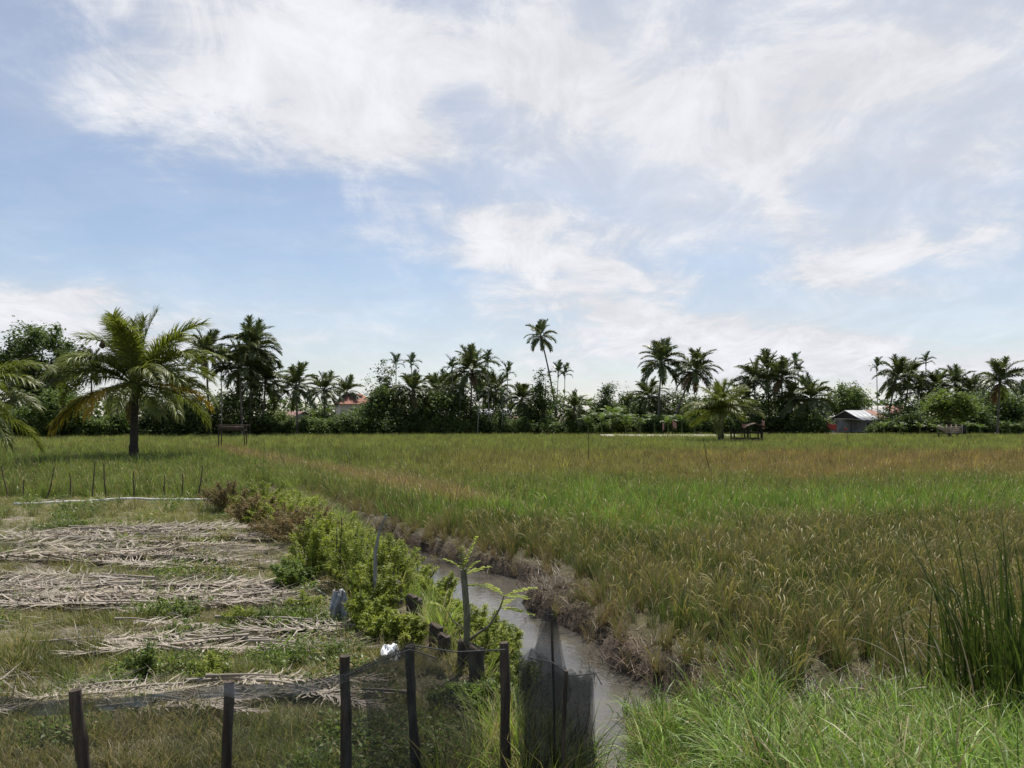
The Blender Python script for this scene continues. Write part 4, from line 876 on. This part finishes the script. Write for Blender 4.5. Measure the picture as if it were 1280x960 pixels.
# ------------------------------------------------------------------ shrubs on the ditch bank
GS = 'weedy shrubs on the yard side of the ditch'
sl = [(288, 640, .85, .75, 'shrub_rust', 0), (312, 652, .7, .7, 'shrub_rust', 0), (330, 640, .8, .9, 'shrub_lime', 0), (362, 655, .8, .9, 'shrub_lime', 0), (352, 672, .75, .6, 'shrub_rust', 0), (405, 650, .75, .9, 'shrub_green', 0), (385, 680, .75, .7, 'shrub_rust', 0),
      (390, 722, .88, .48, 'shrub_lime', 0), (372, 735, .45, .4, 'shrub_green', 0), (428, 712, .85, .6, 'shrub_lime', 0), (448, 738, .95, .55, 'shrub_lime', 0), (420, 690, .8, .6, 'shrub_lime', 0), (466, 764, .7, .36, 'shrub_lime', 0), (462, 788, .55, .26, 'shrub_lime', 0),
      (480, 742, .8, .42, 'shrub_lime', 0), (508, 806, .36, .26, 'shrub_lime', 0), (572, 772, .5, .3, 'shrub_lime', 0), (610, 815, .65, .34, 'shrub_lime', 0), (478, 800, .4, .24, 'shrub_lime', 0), (640, 850, .6, .25, 'shrub_lime', 0), (575, 890, .3, .25, 'shrub_green', 0), (620, 905, .4, .25, 'shrub_green', 0)]
names = {'shrub_rust': 'rusty brown dying bank shrub', 'shrub_lime': 'bright yellow-green feathery bank shrub', 'shrub_green': 'darker green leafy bank shrub'}
sl += [(548, 742, .62, .34, 'shrub_lime', 1), (560, 775, .62, .30, 'shrub_lime', 1), (603, 800, .66, .28, 'shrub_lime', 1), (628, 818, .6, .26, 'shrub_lime', 1), (520, 728, .6, .36, 'shrub_lime', 1), (648, 858, .55, .25, 'shrub_green', 1), (500, 708, .7, .45, 'shrub_lime', 1)]
for i, (x, y, H, rx, mt, w) in enumerate(sl):
    p = gxy(x, y, -.45 if w else 0.0); p[2] = max(-.62 if w else -.3, float(terrain(p[0], p[1])))-.02; d = p[1]
    where = ' near the end of the white pipe' if d > 16.5 else (' beside the grey dead stick' if d > 9.8 else (' overhanging the water beside the sapling' if w else ' among the wooden piles'))
    shrub(p, H*(.92 if d > 9 or w else .8), rx*1.08, names[mt]+where, GS, mt, 700+i, leaf=.036+.0014*d, nst=int(26+20*rx), npl=int(170+60*(d < 12)))
# low green weed clumps in the yard
for i, (x, y, H, rx) in enumerate(((335, 775, .22, .38), (300, 778, .2, .3), (180, 775, .22, .4), (230, 770, .2, .3), (380, 760, .2, .25), (90, 640, .25, .4), (210, 642, .28, .4), (270, 845, .2, .3), (180, 845, .34, .14), (400, 830, .22, .35))):
    p = gxy(x, y); shrub(p, H, rx, ['yellowish', 'dark green'][int(i % 3 != 1)]+' low weed clump in the yard '+('near the white pipe' if y < 650 else ('below the middle band of dry fronds' if y < 800 else 'just behind the netting fence')), 'weed clumps in the yard', ['shrub_green', 'shrub_lime'][i % 3 == 1], 760+i, leaf=.05, nst=16, npl=60, cat='weed', name='weed_clump')

# ------------------------------------------------------------------ piles, stakes, sapling
def pile(x, ytop, d, r, label, zb=-.8):
    t = at(x, ytop, d); H = t[2]-zb; o = thing('wooden_pile', (t[0], t[1], zb), label, 'pile', 'wooden piles along the ditch edge'); mb = MB(); s = np.linspace(0, 1, 9); lx, ly = random.uniform(-.05, .05), random.uniform(-.05, .05)
    P = np.stack([lx*s, ly*s, s*H], -1); tube(mb, P, r*(1+.05*np.sin(s*9+x))*(1+.06*(s > .95)), 14, wob=.035); mb.obj('shaft', 'pile_wood', o, True)
    mb = MB(); tube(mb, [[lx, ly, H-.03], [lx, ly, H-.005], [lx+.01, ly, H+.012]], [r*1.03, r*1.06, r*.9], 14, wob=.06); mb.obj('top', 'pile_top', o)
pile(499, 728, 10.2, .068, 'tall thin wooden pile standing farthest along the ditch edge')
pile(514, 746, 9.5, .07, 'dark wooden pile with a notched partner right beside it'); pile(524, 748, 9.6, .085, 'wooden pile with a ragged overhanging top by the dark pile')
pile(543, 783, 8.3, .078, 'stout wooden pile at the head of the near group of four'); pile(560, 797, 7.9, .068, 'second wooden pile of the near group, darker and lower'); pile(579, 805, 7.6, .07, 'third wooden pile of the near group beside the sapling')
pile(600, 812, 7.3, .075, 'wooden pile standing right of the sapling behind the netting')
def stick(pts, r, label, mat, cat='stick'):
    P = np.array(pts); o0 = P[0].copy(); t = np.linspace(0, 1, 9); s0 = np.linspace(0, 1, len(P)); Q = np.stack([np.interp(t, s0, P[:, i]) for i in range(3)], -1)-o0; Q[1:-1] += rng.normal(0, .008, (7, 3)); mb = MB(); tube(mb, Q, r*(1-.62*t), 7, wob=.07); return tag(mb.obj('dead_stick', mat, None, True, tuple(o0)), label, cat)
b = at(466, 745, 9.7); b[2] = -.1; stick([b, at(469, 692, 9.7), at(473, 668, 9.7), at(483, 643, 9.7)], .030, 'bare grey dead stick standing in the shrubs by the ditch', 'grey_wood')
for q, (x, y0, y1) in enumerate(((424, 690, 655), (418, 690, 668))):
    b = at(x, y0, 11.2); b[2] = -.1; stick([b, at(x+3, y1-8, 11.2)], .018, ['taller', 'shorter'][q]+' thin dark stick in the shrubs left of the bare grey stick', 'post_wood')
def pinnate(mb, a, d, L, n, lf, seed, m=0):
    r2 = np.random.default_rng(seed); d = norm(np.array(d)[None])[0]; s = norm(np.cross(d, [0, 0, 1])[None])[0]; tube(mb, [a, a+d*L*.5+[0, 0, .02], a+d*L-[0, 0, .02*L]], [.005, .004, .002], 4, m, .8, False)
    for i in range(n):
        u = .15+.85*i/(n-1); c = a+d*L*u+np.array([0, 0, .02*math.sin(u*3)-.02*L*u])
        for sg in (-1, 1):
            k = lf*r2.uniform(.8, 1.15)*(1.1-.5*abs(u-.5)); e = norm((s*sg+d*.35+np.array([0, 0, r2.uniform(-.25, .15)]))[None])[0]; w = norm(np.cross(e, [0, 0, 1])[None])[0]*k*.30
            mb.add([c, c+e*k*.45+w, c+e*k, c+e*k*.45-w], [[0, 1, 2, 3]], m, r2.uniform(0, 1))
def sapling():
    d = 7.6; base = at(583, 812, d); base[2] = -.12; o = thing('sapling', tuple(base), 'stripped sapling stake sprouting yellow-green feathery leaves by the piles', 'sapling')
    P = np.array([base-[0, 0, .1], at(584, 770, d), at(581, 735, d), at(579, 712, d)])-base; mb = MB(); tube(mb, P, [.036, .033, .031, .03], 8, wob=.07); mb.obj('trunk', 'sapling_bark', o, True)
    e = P[-1]; br = MB(); q = np.array([at(586, 800, d), at(612, 782, d-.1), at(625, 760, d-.1), at(630, 745, d-.1)])-base; tube(br, q, [.016, .013, .010, .006], 6); q2 = np.array([at(586, 790, d), at(566, 776, d+.1), at(560, 765, d+.1)])-base; tube(br, q2, [.01, .007, .004], 5); br.obj('branch', 'sapling_bark', o, True)
    sp = [(e, (-.10, .2, .9), .22), (e, (.30, -.1, .75), .36), (e, (-.5, -.3, .35), .24), (e-[0, 0, .06], (.6, .3, .15), .30), (e-[0, 0, .04], (.5, -.4, .5), .24), (e-[0, 0, .16], (.8, .2, -.1), .28),
          (q[-1], (1, .1, .25), .32), (q[-1], (.7, -.5, .05), .28), (q[-2], (1, -.3, -.1), .34), (q[-2], (.3, .6, .1), .24), (q[-1], (-.6, .3, .3), .24), (q[1], (.8, -.4, .1), .26), (q2[-1], (-.6, -.2, .4), .2), (q2[-1], (.3, -.4, .5), .18)]
    for i, (a, dv, L) in enumerate(sp): mb = MB(); pinnate(mb, np.array(a), dv, L, 12, .055, 900+i); mb.obj('leaf', 'sapling_leaf', o)
sapling()
def crumple(name, loc, w, h, mat, label, cat, seed, lie=0.0):
    r2 = np.random.default_rng(seed); n = 16; u, v = np.meshgrid(np.linspace(0, 1, n), np.linspace(0, 1, n)); f = .10*np.sin(u*7+3*v+seed)+.06*np.sin(v*9+u*4)+.05*np.sin(u*19+v*11)+r2.normal(0, .02, u.shape)
    X = (u-.5)*w*(.45+.55*np.sin(v*2.6+.4))+.22*w*v; Y = f*w*1.6+lie*v; Z = h*(1-v)+r2.normal(0, .01, u.shape); V = np.stack([X, Y, Z], -1).reshape(-1, 3)
    i, j = np.meshgrid(np.arange(n-1), np.arange(n-1)); k = (j*n+i).ravel(); mb = MB(); mb.add(V, np.stack([k, k+1, k+n+1, k+n], -1)); o = mb.obj(name, mat, None, True, tuple(loc)); s = o.modifiers.new('thick', 'SOLIDIFY'); s.thickness = .004; return tag(o, label, cat)
p = gxy(424, 782); crumple('plastic_sheet', (p[0], p[1], .0), .22, .42, 'plastic_grey', 'torn grey plastic sheet hanging at the edge of the ditch shrubs', 'plastic sheet', 3, -.1)
p = at(487, 816, 7.9); crumple('plastic_bag', (p[0], p[1], .0), .20, .15, 'plastic_white', 'crumpled white plastic bag behind the netting near the piles', 'plastic bag', 8, -.12)
p = gxy(395, 745); stick([[p[0]-.25, p[1]+.3, .03], [p[0], p[1], .10], [p[0]+.18, p[1]-.2, .06]], .025, 'short pale root lying beside the grey plastic sheet', 'grey_wood', 'root')

# ------------------------------------------------------------------ netting fence
def net_fence():
    o = thing('net_fence', (0, 4.9, 0), 'sagging dark netting fence on wooden posts across the yard corner', 'fence'); D = 4.9; O = np.array([0, D, 0])
    posts = [(95, 862, 112, 0.037, 4.75), (286, 852, 283, 0.033, 4.9), (431, 820, 433, 0.035, 4.9), (512, 808, 521, 0.032, 5.05), (630, 803, 634, 0.033, 4.9), (690, 768, 694, .008, 5.02), (708, 838, 700, .012, 4.75)]
    for i, (x, y, xb, r, d) in enumerate(posts):
        t = at(x, y, d)-O; b = at(xb, 985, d)-O; b[2] = -.15 if x < 680 else -.3; b = np.array([t[0]+(b[0]-t[0])*1.15, b[1], b[2]])
        s = np.linspace(0, 1, 10); P = b+(t-b)*s[:, None]; P[:-1, 0] += .004*np.sin(s[:-1]*6+i*2.1); P[:, 1] += .006*np.sin(s*5+i); mb = MB(); tube(mb, P, r*(1.08-.12*s+.05*np.sin(s*11+i)), 9 if i != 4 else 5, wob=.085); mb.obj('post', 'post_wood', o, i not in (4,))
    def sheet(top, dy, wave, bot, name, mat, nu=60, nv=22, seed=0, amp=.03, y0=0.0):
        r2 = np.random.default_rng(seed); tx = np.array(top, float); u = np.linspace(tx[0, 0], tx[-1, 0], nu); yt = np.interp(u, tx[:, 0], tx[:, 1]); v = np.linspace(0, 1, nv)
        T_ = np.array([at(a, b, D+y0) for a, b in zip(u, yt)])-O; ph = r2.uniform(0, 6)
        zb = bot(T_[:, 0]) if callable(bot) else np.full(nu, bot); V = np.zeros((nu, nv, 3)); V[..., 0] = T_[:, None, 0]+.02*np.sin(v*5+ph)[None]
        V[..., 2] = T_[:, None, 2]+(zb-T_[:, 2])[:, None]*v[None]; uu = np.linspace(0, 1, nu)[:, None]
        V[..., 1] = T_[:, None, 1]+dy*v[None]+amp*(np.sin(uu*wave*6.28+3*v[None]+ph)+.6*np.sin(uu*wave*17-5*v[None])+.4*np.sin(uu*wave*31+v[None]*9))*(.35+.65*v[None]); V[..., 2] += .2*amp*np.sin(uu*wave*11+ph)
        i, j = np.meshgrid(np.arange(nu-1), np.arange(nv-1), indexing='ij'); k = (i*nv+j).ravel(); mb = MB(); mb.add(V.reshape(-1, 3), np.stack([k, k+nv, k+nv+1, k+1], -1)); mb.obj(name, mat, o, True)
    A = [(-60, 868), (0, 870), (50, 876), (95, 874), (150, 872), (230, 862), (286, 854), (350, 856), (400, 848), (431, 840), (470, 822), (512, 806)]
    sheet(A, .10, 3, .02, 'netting', 'net_left', 90, seed=1, y0=-.06); sheet([(a, b) for a, b in A], .01, 5, lambda x: np.interp(x, [(q[0]-640)/FPX*D for q in A], [CAMZ-(q[1]-HOR)/FPX*D-.055 for q in A])+.012*np.sin(x*5), 'hem', 'net_hem', 90, 5, 2, .012, -.075)
    sheet([(425, 838), (470, 826), (512, 805), (560, 830), (600, 905)], .12, 2.5, .0, 'netting', 'net_mesh', 50, seed=3, amp=.05, y0=-.12)
    sheet([(455, 850), (512, 803), (545, 815), (585, 900)], .10, 3.5, .05, 'netting', 'net_mesh', 40, seed=4, amp=.06, y0=.06)
    sheet([(508, 806), (560, 812), (600, 814), (632, 812), (660, 818)], .05, 2, .0, 'netting', 'net_thin', 40, seed=5, amp=.03, y0=-.04)
    sheet([(650, 818), (668, 812), (690, 826), (705, 838), (722, 846), (745, 838)], .06, 3.0, -.05, 'netting', 'net_dense', 50, seed=6, amp=.05, y0=-.12)
    sheet([(655, 830), (676, 800), (690, 757), (698, 775), (706, 842), (742, 846)], .0, 3.5, -.05, 'netting', 'net_dense', 50, seed=7, amp=.06, y0=.12)
    sheet([(660, 850), (690, 840), (720, 850), (738, 850)], .0, 4, -.05, 'netting', 'net_dense', 40, seed=8, amp=.06, y0=.0)
    sheet([(672, 812), (680, 775), (690, 757), (699, 768), (710, 836)], .0, 2, .55, 'netting', 'net_dense', 24, seed=9, amp=.04, y0=.20)
    sheet([(652, 826), (680, 822), (700, 834), (742, 844)], .05, 5, -.05, 'netting', 'net_mesh', 50, seed=10, amp=.07, y0=.06)
    for pts in ([(431, 845), (470, 828), (512, 812), (545, 822)], [(660, 822), (690, 828), (712, 845), (745, 842), (752, 856)], [(512, 806), (570, 815), (632, 812)]):
        mb = MB(); P = np.array([at(a, b, D-.1) for a, b in pts])-O; tube(mb, P, .004, 5); mb.obj('cord', 'cord', o, True)
net_mat('net_thin', .13, 1.3); net_mat('net_left', .36, 2.3)
net_fence()

# ------------------------------------------------------------------ tall sedge clump at the right
def sedge(px, d, n, H, label, seed, sp=.28, nd=10):
    r2 = np.random.default_rng(seed); x = (px-640)/FPX*d; z = float(terrain(x, d)); o = thing('bulrush_clump', (x, d, z), label, 'bulrush', 'bulrush clumps in the roadside grass'); mb = MB()
    a = r2.uniform(0, 6.28, n); r = sp*np.sqrt(r2.uniform(0, 1, n)); b = np.stack([r*np.cos(a), r*np.sin(a), np.full(n, -.05)], -1); bend = np.abs(r2.normal(.30, .45, n)); bend[:n//5] += 1.5
    blades(mb, b, a+r2.normal(0, .6, n), H*r2.uniform(.55, 1.08, n), np.abs(r2.normal(.08, .09, n)), bend, 0.027*r2.uniform(.6, 1.2, n), 8, 0, r2.uniform(0, 1, n), twist=r2.normal(0, .8, n), power=2.6); mb.obj('blades', 'sedge', o)['kind'] = 'stuff'
    mb = MB(); a = r2.uniform(0, 6.28, nd); b = np.stack([sp*np.cos(a), sp*np.sin(a), np.full(nd, -.03)], -1); blades(mb, b, a, H*r2.uniform(.4, .9, nd), r2.uniform(.2, 1.0, nd), r2.uniform(.3, 1.6, nd), .018, 7, 0, r2.uniform(0, 1, nd)); mb.obj('dead_blades', 'dry_leaf', o)['kind'] = 'stuff'
sedge(1262, 6.6, 135, 1.84, 'tall dense dark bulrush clump rising from the roadside grass', 1, .42, 26); sedge(1205, 6.9, 26, 1.35, 'thin side clump of bulrush blades left of the dense one', 2, .16, 6); sedge(1150, 7.0, 7, 1.35, 'few lone bulrush blades with bent tips beside the thin clump', 3, .2, 3); sedge(1330, 6.3, 70, 1.7, 'bulrush clump partly hidden beyond the dense one', 4, .35, 10)
